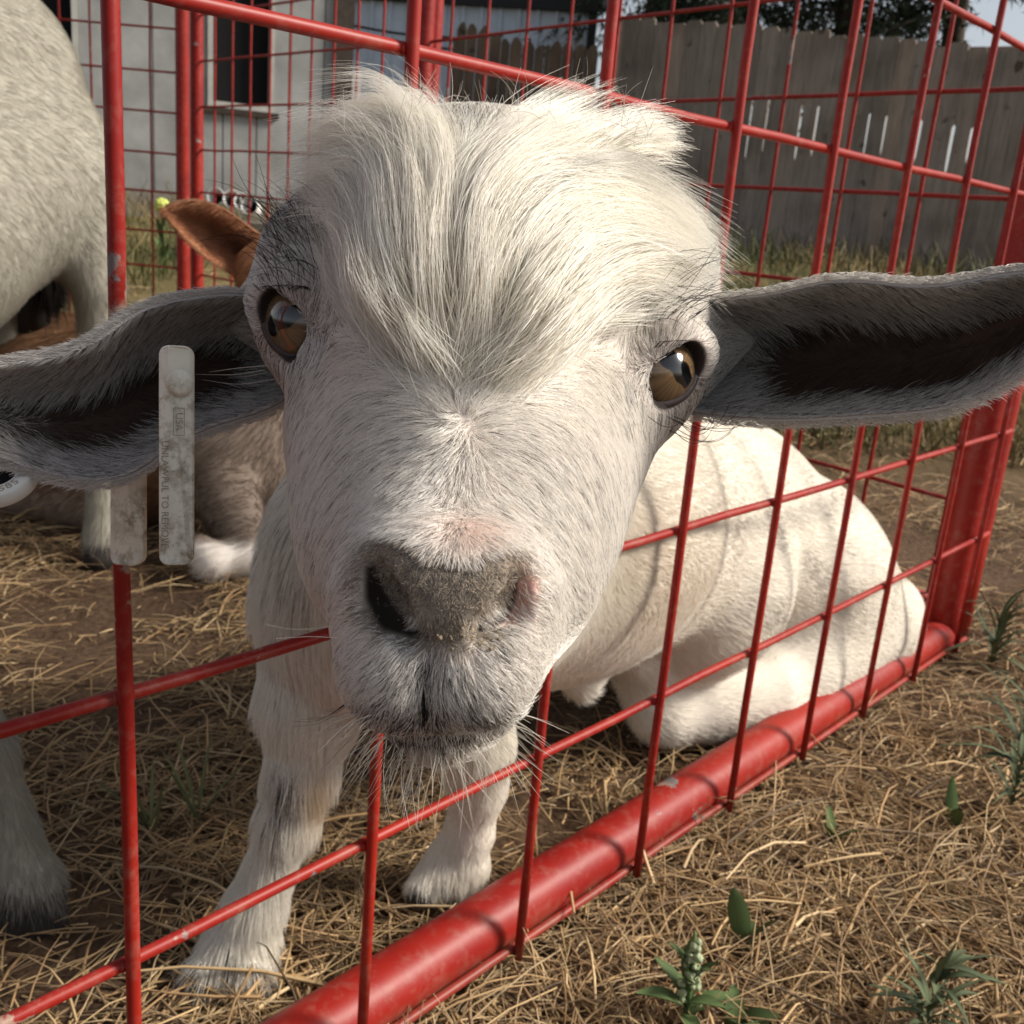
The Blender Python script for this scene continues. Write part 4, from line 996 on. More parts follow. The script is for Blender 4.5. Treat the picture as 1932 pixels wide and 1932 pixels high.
def body_fur():
    x, y, z = px_of(V); nrm = G.normal(V); vis = (nrm*unit(EYE-V)).sum(1)
    w = sstep(.43, .47, z)*np.clip(.06+sstep(-.3, .15, vis), 0, 1)*np.where(z < .9, 2.0, 1.0)*(1-np.clip(hoof*1.1, 0, 1))
    n = 150000; P = sample_tris(V, F, n, w); N = G.normal(P); x, y, z = px_of(P)
    down = np.array([0, 0, -1.0]); back = np.array([.95, .1, -.15])
    leg = sstep(.29, .20, P[:, 2])*(z < .9); chest = sstep(.80, .70, z)
    d = back*(1-np.maximum(leg, chest))[:, None]+down*np.maximum(leg, chest)[:, None]+rng.normal(0, .11, (n, 3))
    d = unit(d-N*(d*N).sum(1)[:, None])
    L = (.014+.020*chest-.008*leg+.013*gauss(x, y, [(430, 1790, 80, 60, 1), (470, 1640, 60, 90, .7), (850, 1640, 80, 50, .9), (550, 1480, 60, 50, .6)])*(z < .9)+.014*sstep(.62, .5, z))*rng.uniform(.6, 1.2, n)
    lift = (.26+.16*np.maximum(chest, leg))[:, None]; pts = []
    cur = P-N*.0004; pts.append(cur); k = 4
    for i in range(k):
        t = (i+1)/k; v = unit(d+N*(lift*(1-.8*t))+down*.22*t); cur = cur+v*(L/k)[:, None]; pts.append(cur)
    pts = clump(np.stack(pts, 1), .010, np.where(z < .62, .5, np.where(z < .95, .45, .10)))
    col = np.array([.88, .85, .78])*rng.uniform(.88, 1.04, (n, 1))
    wx = P[:, 0]+.03*np.sin(23*P[:, 2]+2)+.015*np.sin(57*P[:, 1]); wz = P[:, 2]+.03*np.sin(19*P[:, 0])
    mot = np.sin(33*wx+7*wz)*np.sin(41*wz-9*wx)+.6*np.sin(75*wx+31*wz)+.35*np.sin(150*wz-60*wx)+rng.normal(0, .35, n)
    spots = np.clip(mot-.25, 0, 1)*gauss(x, y, [(1510, 1040, 150, 210, 1.0), (1640, 1180, 90, 90, .8), (1400, 1330, 120, 60, .5)])
    col = lerp(col, np.array([.36, .33, .28]), np.clip(spots*1.0, 0, .7))
    tan = gauss(x, y, [(1250, 1080, 110, 170, .35), (600, 1480, 30, 45, .8)]); col = lerp(col, np.array([.55, .41, .25]), np.clip(tan, 0, 1))
    dk = gauss(x, y, [(540, 1475, 22, 36, .7), (520, 1560, 18, 60, .35), (440, 1815, 7, 38, .95), (836, 1690, 6, 26, .9), (395, 1838, 30, 14, .7), (560, 1010, 40, 160, .18), (520, 900, 30, 90, .22)])*(z < .9)
    col = np.where((rng.random(n) < dk)[:, None], np.array([.09, .085, .085])*rng.uniform(.6, 1.6, (n, 1)), col)
    hair_obj('body_fur', pts, col, .00016*np.where(z < .62, .7, 1)*rng.uniform(.7, 1.2, n), .2, goat)
body_fur()

bm = bmesh.new()                                     # crumbs of feed stuck under the nose
for i in range(26):
    x, y = (rng.normal(905, 34), rng.normal(1212, 18)) if i < 18 else (rng.normal(840, 60), rng.normal(1215, 26)); d = dsurf(x, y)
    if d == d: bmesh.ops.create_icosphere(bm, subdivisions=1, radius=rng.uniform(.0003, .0008), matrix=Matrix.Translation(Vector(W3(x, y, d-.0010)-np.array(goat.location)))@Matrix.Diagonal((1, rng.uniform(.5, 1), rng.uniform(.5, 1), 1)))
me = bpy.data.meshes.new('feed_crumbs'); bm.to_mesh(me); bm.free(); o = obj('feed_crumbs', me, m_plain('feed', (.20, .155, .11), .9, 260, .5), goat); o['kind'] = 'stuff'

# ---- forelock: guide strands traced from root to tip, hairs fill the sheets between neighbouring guides
LOCK_L = [[(770, 690), (700, 590), (665, 500), (650, 430), (640, 385), (612, 372), (585, 385)],
          [(790, 690), (715, 560), (690, 450), (690, 370), (660, 320), (620, 320), (585, 345)],
          [(800, 700), (740, 560), (712, 440), (712, 340), (690, 275), (640, 270), (590, 295)],
          [(815, 700), (765, 560), (745, 430), (745, 320), (730, 245), (690, 225), (635, 240), (590, 262)],
          [(830, 710), (790, 570), (775, 440), (780, 320), (768, 230), (735, 200), (690, 208), (640, 228)],
          [(845, 715), (815, 570), (808, 440), (815, 330), (805, 240), (775, 198), (735, 190), (690, 200)],
          [(858, 715), (840, 580), (836, 450), (842, 360), (832, 270), (808, 215), (775, 190), (735, 186)]]
LOCK_R = [[(872, 720), (885, 580), (880, 470), (876, 400), (895, 325), (945, 270), (1010, 228), (1080, 195)],
          [(880, 720), (900, 570), (900, 460), (912, 370), (955, 300), (1020, 255), (1085, 225), (1140, 210)],
          [(888, 720), (920, 570), (930, 450), (962, 365), (1015, 315), (1070, 300), (1110, 322), (1135, 360)],
          [(898, 720), (940, 580), (965, 460), (1005, 370), (1070, 318), (1140, 312), (1205, 340), (1262, 390), (1315, 440)],
          [(908, 722), (960, 590), (995, 480), (1045, 400), (1115, 352), (1185, 356), (1250, 395), (1320, 455)],
          [(918, 724), (985, 600), (1030, 500), (1085, 430), (1145, 398), (1205, 405), (1265, 440), (1322, 490)],
          [(930, 728), (1010, 615), (1060, 520), (1115, 462), (1170, 442), (1225, 455), (1290, 495)],
          [(945, 735), (1040, 630), (1095, 545), (1145, 497), (1195, 484), (1245, 500), (1300, 530)],
          [(960, 745), (1070, 645), (1125, 570), (1180, 530), (1230, 522), (1280, 540)]]
TUFT = [[(1030, 400), (1075, 325), (1120, 272), (1165, 240), (1210, 226), (1250, 228)], [(1050, 400), (1095, 330), (1145, 280), (1195, 254), (1240, 250), (1270, 262)], [(1075, 400), (1115, 345), (1160, 305), (1205, 284), (1250, 278), (1278, 288)]]
def resample(P, k):
    P = np.asarray(P, float); d = np.r_[0, np.cumsum(np.linalg.norm(np.diff(P, axis=0), axis=1))]; d /= d[-1]; t = np.linspace(0, 1, k)
    q = np.stack([np.interp(t, d, P[:, j]) for j in (0, 1)], 1)
    for _ in range(2): q[1:-1] = .25*q[:-2]+.5*q[1:-1]+.25*q[2:]
    return q
def forelock():
    K = 15; t = np.linspace(0, 1, K)
    out, cols = [], []
    def sheet(guides, n, lift, tipl, spread, drop):
        g = np.stack([resample(q, K) for q in guides]); m = len(g)
        u = rng.uniform(0, m-1, n); i = np.minimum(u.astype(int), m-2); f = (u-i); f = f*f*(3-2*f)*.55+f*.45
        q = g[i]*(1-f)[:, None, None]+g[i+1]*f[:, None, None]
        # wisps: hairs of one wisp share their wander and curl
        nw = max(12, n//85); wid = (u/(m-1)*nw*.999).astype(int); wj = rng.permutation(nw)
        wd = rng.normal(0, 1, (nw, 4))[wid]
        q = q+spread*wd[:, None, :2]*(.35+t**1.3)[None, :, None]+rng.normal(0, 7, (n, 1, 2))*(.5+t)[None, :, None]+(rng.normal(0, 1, (n, 1, 2))*np.array([30, 26])-np.array([0, 34]))*((1-t)**1.5)[None, :, None]
        ph = rng.uniform(0, 6.3, (nw, 2))[wid]+rng.normal(0, .25, (n, 2)); q = q+np.stack([np.sin(7*t[None]+ph[:, :1]), np.sin(7*t[None]+ph[:, 1:])], -1)*(11*t)[None, :, None]
        q = q+np.cumsum(rng.normal(0, 1.1, (n, K, 2)), 1)*(t[None, :, None])
        en = rng.uniform(.55, 1.06, n); st_ = rng.beta(1.0, 1.5, n)*.62*np.minimum(1, en)     # where on its guide each hair starts and ends
        idx = (st_[:, None]+t[None]*(en-st_)[:, None])*(K-1); a = np.clip(np.floor(idx).astype(int), 0, K-2); fr = (idx-a)[..., None]
        r = np.arange(n)[:, None]; q = q[r, a]*(1-fr)+q[r, a+1]*fr; tt = t[None]*np.ones((n, 1)); loc = st_[:, None]+t[None]*(en-st_)[:, None]
        # depth: the skin below plus how far the lock stands off; past the crown it leans over in the air
        qs = q.reshape(-1, 2); gx = np.arange(480, 1420, 12.); gy = np.arange(120, 820, 12.)
        xi = np.clip((qs[:, 0]-480)/12, 0, len(gx)-2); yi = np.clip((qs[:, 1]-120)/12, 0, len(gy)-2); a0 = xi.astype(int); b0 = yi.astype(int); fx = xi-a0; fy = yi-b0
        sd = DEP[b0, a0]*(1-fx)*(1-fy)+DEP[b0, a0+1]*fx*(1-fy)+DEP[b0+1, a0]*(1-fx)*fy+DEP[b0+1, a0+1]*fx*fy
        sd = sd.reshape(n, K)
        layer = rng.random(n)**.8
        off = (.0008+lift*(.15+.85*layer[:, None])*np.sin(np.pi*np.clip(loc, 0, 1)**.8*.85)*np.minimum(1, tt*2.2)+.004*layer[:, None]*tt)+np.abs(wd[:, 2:3])*.0080*np.sin(np.pi*np.clip(tt, 0, 1)**.8*.8)
        dep = sd-off
        dep = dep+drop*tt**3*.012
        P = at(q[..., 0], q[..., 1], dep)
        out.append(P)
        c = lerp(np.array([.95, .92, .86]), np.array([.90, .84, .71]), rng.random(n)*.7)*rng.uniform(.84, 1.04, (n, 1))*(1+.13*wd[:, 3:4])
        c = lerp(c, np.array([.94, .915, .87]), rng.random(n)*.5); cols.append(c)
    gx = np.arange(480, 1420, 12.); gy = np.arange(120, 820, 12.); XX, YY = np.meshgrid(gx, gy)
    DEP = G.depth(XX.ravel(), YY.ravel(), .2, .46).reshape(XX.shape); DEP[np.isnan(DEP)] = .372
    for _ in range(14):
        p = np.pad(DEP, 1, mode='edge'); DEP = np.minimum(DEP, .2*(p[1:-1, 1:-1]+p[:-2, 1:-1]+p[2:, 1:-1]+p[1:-1, :-2]+p[1:-1, 2:]))
    sheet(LOCK_L, 12500, .034, 0, 19, 0); sheet(LOCK_R, 16500, .031, 0, 19, 0); sheet(TUFT, 2600, .006, 0, 12, 1)
    sheet([[(800, 715), (715, 640), (650, 550), (618, 470), (600, 410)], [(825, 715), (750, 620), (695, 540), (660, 450), (640, 380)], [(850, 720), (800, 620), (765, 530), (735, 430)]], 2400, .005, 0, 18, 0)
    sheet([[(860, 720), (900, 620), (940, 540), (990, 450)], [(885, 725), (960, 640), (1045, 560), (1130, 500)], [(905, 730), (1010, 670), (1110, 610), (1190, 580), (1250, 570)]], 2400, .005, 0, 18, 0)
    sheet([LOCK_L[-1], LOCK_R[0]], 900, .012, 0, 16, 0)
    P = np.concatenate(out); c = np.concatenate(cols)
    hair_obj('forelock', P, c, .000075*rng.uniform(.7, 1.25, len(P)), .35, goat)
    # stray flyaways over the crown
    st, sc_ = [], []
    for _ in range(150):
        x0 = rng.uniform(640, 1240); y0 = np.interp(x0, [640, 800, 900, 1100, 1240], [250, 200, 240, 215, 255])+rng.uniform(-5, 45)
        an = rng.uniform(-2.9, -.2); ln = rng.uniform(40, 130); cv = rng.normal(0, .9); tq = np.linspace(0, 1, 8)
        aa = an+cv*tq; x = x0+np.cumsum(np.cos(aa))*ln/8; y = y0+np.cumsum(np.sin(aa))*ln/8
        st.append(at(x, y, .345+rng.normal(0, .012)+tq*rng.normal(0, .012))); sc_.append(np.array([.74, .68, .60])*rng.uniform(.5, 1.05))
    hair_obj('stray_hair', np.array(st), np.array(sc_), .00007, .4, goat)
forelock()

def strands(name, items, col, rad, dep0):
    """single long hairs: whiskers, lashes and brow hairs, each traced as a short path"""
    P, C = [], []
    zs = G.depth([p[0][0] for p, _ in items], [p[0][1] for p, _ in items]); zs = np.where(np.isnan(zs), .34, zs)
    for (path, dz), z in zip(items, zs):
        q = resample(path, 9); t = np.linspace(0, 1, 9)
        P.append(at(q[:, 0], q[:, 1], z-.0005+dz*t)); C.append(np.asarray(col)*rng.uniform(.6, 1.2))
    hair_obj(name, np.array(P), np.array(C), rad, .3, goat)
it = []
for i in range(60):                                  # dark brow hairs above the eye on the photo's right
    x = rng.uniform(1190, 1310); y = rng.uniform(500, 610); a = rng.uniform(-.95, -.35); l = rng.uniform(60, 170); c = rng.uniform(-.1, .7)
    it.append(([(x, y), (x+l*.35*math.cos(a), y+l*.35*math.sin(a)), (x+l*.7*math.cos(a+c*.5), y+l*.7*math.sin(a+c*.5)), (x+l*math.cos(a+c), y+l*math.sin(a+c))], -rng.uniform(-.008, .018)))
for i in range(75):                                  # and the ones over the temple on the left
    x = rng.uniform(500, 620); y = rng.uniform(400, 540); a = rng.uniform(-2.6, -1.75); l = rng.uniform(50, 150); c = rng.uniform(-.6, .2)
    it.append(([(x, y), (x+l*.35*math.cos(a), y+l*.35*math.sin(a)), (x+l*.7*math.cos(a+c*.5), y+l*.7*math.sin(a+c*.5)), (x+l*math.cos(a+c), y+l*math.sin(a+c))], -rng.uniform(-.01, .012)))
for i in range(16):                                  # long lashes sweeping below the right eye
    x = rng.uniform(1215, 1310); y = 770+(x-1215)*.25+rng.uniform(0, 30); l = rng.uniform(70, 190)
    it.append(([(x, y), (x+l*.4, y+28), (x+l*.75, y+22), (x+l, y-10-rng.uniform(0, 30))], -rng.uniform(0, .012)))
for i in range(34):                                  # short lashes of the upper lids
    if i % 2: x = rng.uniform(1230, 1318); y = 655+(x-1275)**2/900; it.append(([(x, y), (x+12, y-14), (x+26, y-12)], -.006))
    else: x = rng.uniform(508, 590); y = 545+(x-548)**2/500; it.append(([(x, y), (x-12, y-10), (x-30, y+2)], -.006))
strands('lashes', it, (.045, .038, .036), .00011, None)
it = []
for p in ([(500, 698), (440, 708), (370, 706)], [(502, 690), (450, 694), (395, 702)], [(520, 715), (450, 727), (380, 716)], [(505, 702), (470, 710), (430, 712)], [(640, 1180), (560, 1190), (500, 1178)], [(650, 1205), (590, 1200), (520, 1205)]): it.append((p, -.006))
for i in range(150):                                 # whiskers and beard round mouth and chin
    a = rng.uniform(.15, 2.95); x0 = 820+150*math.cos(a)*rng.uniform(.7, 1); y0 = 1320+95*math.sin(a); l = rng.uniform(40, 150); da = a+rng.normal(0, .25)
    dx, dy = math.cos(da)*.95, abs(math.sin(da))*.9+.15; b = rng.normal(0, .12)
    it.append(([(x0, y0), (x0+l*.5*dx, y0+l*.5*dy), (x0+l*(dx+b), y0+l*(dy+.12))], rng.uniform(-.006, .02)))
strands('whiskers', it, (.74, .70, .62), .000085, None)
it = []
for i in range(40):
    a = rng.uniform(1.9, 3.0); x0 = 820+165*math.cos(a); y0 = 1310+90*math.sin(a); l = rng.uniform(30, 110); it.append(([(x0, y0), (x0+l*.5*math.cos(a), y0+l*.35), (x0+l*math.cos(a), y0+l*.9*math.sin(a)+l*.2)], rng.uniform(-.004, .015)))
strands('dark_whiskers', it, (.10, .09, .085), .00008, None)

# ---- ears
def ear_obj(E, side):
    P, tt, c = E; v, f, N = ear_mesh(P); n, m = P.shape[:2]
    S, Cc = np.meshgrid(tt, c, indexing='ij')
    if side > 0: inner = sstep(.10, .22, S)*sstep(.97, .72, S)*sstep(.20, .36, Cc)*sstep(.95, .80, Cc)
    else: inner = sstep(.06, .18, S)*sstep(.95, .62, S)*sstep(.24, .40, Cc)*sstep(.90, .70, Cc)*(1-.30*sstep(.45, .75, S))
    front = lerp(np.tile(np.array([.30, .27, .26]), (n*m, 1)), np.array([.055, .034, .026]), np.clip(inner.ravel()*1.15, 0, 1)); back = np.tile(np.array([.42, .40, .38]), (n*m, 1))
    me = mesh_data('ear', v-np.array(goat.location), f); set_col(me, np.r_[front, back]); eo = obj('ear', me, SKIN, goat)
    # coat on the hollow side and the rims
    k = 32000; s = rng.random(k); q = rng.random(k); eg = rng.random(k); q = np.where(eg < .22, q**3, np.where(eg < .48, 1-q**3, q)); si = s*(n-1); qi = q*(m-1); a = np.minimum(si.astype(int), n-2); b = np.minimum(qi.astype(int), m-2); fs = (si-a)[:, None]; fq = (qi-b)[:, None]
    bl = lambda A: A[a, b]*(1-fs)*(1-fq)+A[a+1, b]*fs*(1-fq)+A[a, b+1]*(1-fs)*fq+A[a+1, b+1]*fs*fq
    R = bl(P); Nn = -unit(bl(N)); inn = bl(inner[..., None])[:, 0]
    keep = rng.random(k) > inn*.86
    along = RT*side
    top = sstep(.55, .30, q); lowr = sstep(.60, .80, q)
    d2 = np.zeros((k, 2)); d2 += np.array([.85*side, .10])
    fr = sstep(.05, .30, q)*top
    d2 = d2*(1-fr)[:, None]+np.array([.62*side, .78])*fr[:, None]
    up_in = lowr*sstep(.95, .82, q); d2 = d2*(1-up_in)[:, None]+np.array([.80*side, -.45])*up_in[:, None]
    rim = sstep(.90, .98, q); d2 = d2*(1-rim)[:, None]+np.array([.72*side, .62])*rim[:, None]
    tip = sstep(.72, .95, s)*.7; d2 = d2*(1-tip)[:, None]+np.array([side, .05])*tip[:, None]
    d = unit(d2[:, :1]*RT-d2[:, 1:]*UP+rng.normal(0, .14, (k, 3)))
    d = unit(d-Nn*(d*Nn).sum(1)[:, None]); L = (.006+.005*fr+.003*lowr)*rng.uniform(.5, 1.25, k); L = L*(1-.4*tip)*(1-.5*rim)
    cur = R-Nn*.0006; pts = [cur]
    for i in range(5):
        t = (i+1)/5; v_ = unit(d+Nn*(.45*(1-.6*t))+np.array([0, 0, -.18])*t); cur = cur+v_*(L/5)[:, None]; pts.append(cur)
    pts = clump(np.stack(pts, 1), .0055, .6)
    w = np.array([.66, .63, .60])*rng.uniform(.6, 1.1, (k, 1)); dk = np.array([.085, .065, .054])*rng.uniform(.5, 1.7, (k, 1))
    col = np.where((rng.random(k) < .12+.95*inn)[:, None], dk, w)
    P1 = pts[keep]; c1 = col[keep]
    # short coat on the outside of the ear
    k = 9000; s = rng.random(k); q = rng.random(k)**1.5; si = s*(n-1); qi = q*(m-1); a = np.minimum(si.astype(int), n-2); b = np.minimum(qi.astype(int), m-2); fs = (si-a)[:, None]; fq = (qi-b)[:, None]
    R = bl(P)+bl(N)*.0032; Nn = unit(bl(N)); d = unit(along+rng.normal(0, .15, (k, 3))+np.array([0, 0, -.1])); L = .0042*rng.uniform(.5, 1.2, k)
    cur = R-Nn*.0005; p2 = [cur]
    for i in range(5): cur = cur+unit(d+Nn*.16*(1-i/5))*(L/5)[:, None]; p2.append(cur)
    p2 = np.stack(p2, 1); c2 = np.array([.78, .75, .71])*rng.uniform(.75, 1.1, (k, 1))
    k = 7000; s = rng.random(k); si = s*(n-1); a = np.minimum(si.astype(int), n-2); fs = (si-a)[:, None]; e0 = rng.random(k) < .5; j = np.where(e0, 0, m-1)
    R = P[a, j]*(1-fs)+P[a+1, j]*fs+N[a, j]*(rng.uniform(-.0004, .0036, k))[:, None]; out_ = np.where(e0[:, None], UP*.55-N[a, j]*.5, -UP*.45-N[a, j]*.7)
    d = unit(along*.85+out_*rng.uniform(-.2, 1, k)[:, None]+rng.normal(0, .2, (k, 3))); L = .0032*rng.uniform(.5, 1.3, k); cur = R; p3 = [cur]
    for i in range(5): cur = cur+unit(d+np.array([0, 0, -.12])*i)*(L/5)[:, None]; p3.append(cur)
    p2 = np.concatenate([p2, np.stack(p3, 1)]); c2 = np.concatenate([c2, np.array([.74, .71, .67])*rng.uniform(.6, 1.1, (k, 1))])
    hp = np.concatenate([P1, p2]); cc = np.concatenate([c1, c2]); 
    h = hair_obj('fur', hp, cc, .00008*rng.uniform(.7, 1.3, len(hp)), .25, eo); h.location = -np.array(goat.location)
    return eo
ear_obj(EAR_R, 1); ear_obj(EAR_L, -1)

# ---------------------------------------------------------------- ear tags on the photo's left ear
TAGM = None
def tag_mat():
    m, N, L, B = mat_new('dirty_tag_plastic'); g = N.new('ShaderNodeNewGeometry').outputs['Position']
    n = noise(N, L, 170, 7, .72, g); n2 = noise(N, L, 45, 3, .5, g)
    k = ramp(N, L, n.outputs[0], [(.455, (0, 0, 0)), (.60, (1, 1, 1))]); k2 = ramp(N, L, n2.outputs[0], [(.37, (.1, .1, .1)), (.64, (1, 1, 1))])
    f = mixc(N, L, 1, k.outputs[0], k2.outputs[0], 'MULTIPLY')
    c = mixc(N, L, f, (.78, .74, .62), (.24, .18, .10)); L.new(c, B.inputs['Base Color']); B.inputs['Roughness'].default_value = .42
    bump(N, L, n.outputs[0], B, .25, .0006); return m
TAGM = tag_mat(); INK = m_plain('tag_ink', (.30, .265, .21), .7, 400, .4)
def plate(name, cx, y0, y1, dep0, dep1, wpx, th, parent, yaw, mat):
    """long rounded strip hanging from (cx, y0) to (cx, y1)"""
    a = W3(cx, y0, dep0); b = W3(cx, y1, dep1); up = unit(a-b); x = RT*math.cos(yaw)+FW*math.sin(yaw); x = unit(x-up*(x@up)); n = np.cross(up, x); n = n if n@FW < 0 else -n
    w = wpx*dep0/PX/2; L = np.linalg.norm(a-b)/2; c = (a+b)/2; r = w*.55; pr = []
    for sx, sy, a0 in ((1, 1, 0), (-1, 1, 90), (-1, -1, 180), (1, -1, 270)):
        for q in np.linspace(0, 90, 7): th_ = math.radians(a0+q); pr.append((sx*(w-r)+r*math.cos(th_), sy*(L-r)+r*math.sin(th_)))
    V, F = [], []; k = len(pr); lay = [(-th/2, .94), (-th/2+.0004, 1), (th/2-.0004, 1), (th/2, .94)]
    for z, s in lay:
        for (px_, py_) in pr: V.append(c+x*px_*(s if s < 1 else 1)+up*(py_-np.sign(py_)*(.0004 if s < 1 else 0))+n*(z+.0022*(abs(px_)/w)**2*-1))
    for i in range(3):
        for j in range(k): F.append((i*k+j, i*k+(j+1) % k, (i+1)*k+(j+1) % k, (i+1)*k+j))
    F.append(tuple(range(k))[::-1]); F.append(tuple(range(3*k, 4*k)))
    o = obj(name, mesh_data(name, np.array(V)-np.array(parent.location), F, False), mat, parent)
    return o, c, x, up, n, w, L
def lettering(txt, size, loc, xdir, ydir, parent, mat=INK, name='lettering', bold=.0):
    cu = bpy.data.curves.new(name, 'FONT'); cu.body = txt; cu.size = size; cu.align_x = 'CENTER'; cu.align_y = 'CENTER'; cu.extrude = .00008; cu.offset = bold
    tmp = bpy.data.objects.new('tmp', cu); COL.objects.link(tmp); me = bpy.data.meshes.new_from_object(tmp); bpy.data.objects.remove(tmp); bpy.data.curves.remove(cu); me.name = name
    o = obj(name, me, mat); z = np.cross(xdir, ydir); p = np.asarray(loc)-np.array(parent.location)
    o.matrix_local = Matrix(((xdir[0], ydir[0], z[0], p[0]), (xdir[1], ydir[1], z[1], p[1]), (xdir[2], ydir[2], z[2], p[2]), (0, 0, 0, 1))); o.parent = parent
    return o
def strip_tag():
    root = empty('ear_tag', W3(332, 660, .330)); tag(root, 'long dirty white loop ear tag hanging in two strips from the drooping ear', 'ear tag')
    o, c, x, up, n, w, L = plate('front_strip', 332, 652, 1066, .318, .322, 64, .0022, root, .20, TAGM)
    plate('back_strip', 236, 690, 1066, .386, .392, 72, .0030, root, -.25, TAGM)
    f = n*.0012
    b = lathe('stud', [(0, .0016), (.0030, .0014), (.0040, .0006), (.0043, 0)], 24); s = obj('stud', b, TAGM, root)
    p = c+up*(L-.0115)+n*.0008+x*.0012-np.array(root.location); s.matrix_local = Matrix(((x[0], up[0], n[0], p[0]), (x[1], up[1], n[1], p[1]), (x[2], up[2], n[2], p[2]), (0, 0, 0, 1))); s.parent = root
    lettering('USA', .0031, c+up*(L-.0235)+f+x*.0010, -up, x, root)
    fr = empty
    V = []; F = []
    for (a0, a1, b0, b1) in ((-.0043, .0043, -.0017, -.0015), (-.0043, .0043, .0015, .0017), (-.0043, -.0041, -.0015, .0015), (.0041, .0043, -.0015, .0015)):
        i = len(V); V += [c+up*(L-.0235)+f*1.02+x*.0010-up*q+x*r_ for q, r_ in ((a0, b0), (a1, b0), (a1, b1), (a0, b1))]; F.append((i, i+1, i+2, i+3))
    obj('print_box', mesh_data('print_box', np.array(V)-np.array(root.location), F, False), INK, root)
    lettering('UNLAWFUL TO REMOVE', .0030, c-up*.012-x*(w*.62)+f*.75, -up, x, root)
    return root
strip_tag()
def round_tag():
    c = W3(6, 914, .346); root = empty('round_ear_tag', c); tag(root, 'round white button ear tag with numbers at the ear tip, left edge', 'ear tag')
    n = unit(-FW*.66-RT*.06+UP*.74); x = unit(RT-n*(RT@n)); y = np.cross(n, x); k = .90
    M4 = Matrix(((x[0], y[0], n[0], 0), (x[1], y[1], n[1], 0), (x[2], y[2], n[2], 0), (0, 0, 0, 1)))
    me = lathe('disc', [(.0058*k, -.0015), (.0118*k, -.0015), (.0126*k, -.0008), (.0126*k, .0034), (.0119*k, .0041), (.0064*k, .0041), (.0058*k, .0034), (.0058*k, -.0015)], 48)
    o = obj('disc', me, m_plain('tag_plastic', (.66, .66, .62), .4, 120, .06), root); o.matrix_local = M4
    bo = obj('dark_hole_disc', lathe('dark_hole_disc', [(0, .0022), (.0045, .0022), (.0057, .0005)], 24), BLACK, root); bo.matrix_local = M4  # black disc stands in for the dark of the ring's open centre
    for ch, a in zip('984 585', np.radians([-122, -106, -90, -76, -62, -46, -30])):
        if ch != ' ': d = x*math.cos(a)+y*math.sin(a); lettering(ch, .0042, c+d*.0092*k+n*.00415, unit(np.cross(n, d)), -d, root)
round_tag()

# ---------------------------------------------------------------- the other goats
def simple_fur(name, B, V, F, n, L, rad, colf, dirv, parent, lift=.25, wmask=None, cl=.016, st=.5):
    nrm = B.normal(V); vis = (nrm*unit(EYE-V)).sum(1); w = .08+sstep(-.3, .1, vis)
    if wmask is not None: w = w*wmask(V)
    P = sample_tris(V, F, n, w); N = B.normal(P); d = np.asarray(dirv(P) if callable(dirv) else np.tile(dirv, (n, 1)), float)+rng.normal(0, .15, (n, 3)); d = unit(d-N*(d*N).sum(1)[:, None])
    l = L*rng.uniform(.6, 1.2, n); cur = P-N*.0004; pts = [cur]
    for i in range(4): cur = cur+unit(d+N*lift*(1-.2*i)+np.array([0, 0, -.06])*i)*(l/4)[:, None]; pts.append(cur)
    hair_obj(name, clump(np.stack(pts, 1), cl, st), colf(P), rad*rng.uniform(.7, 1.2, n), .25, parent)
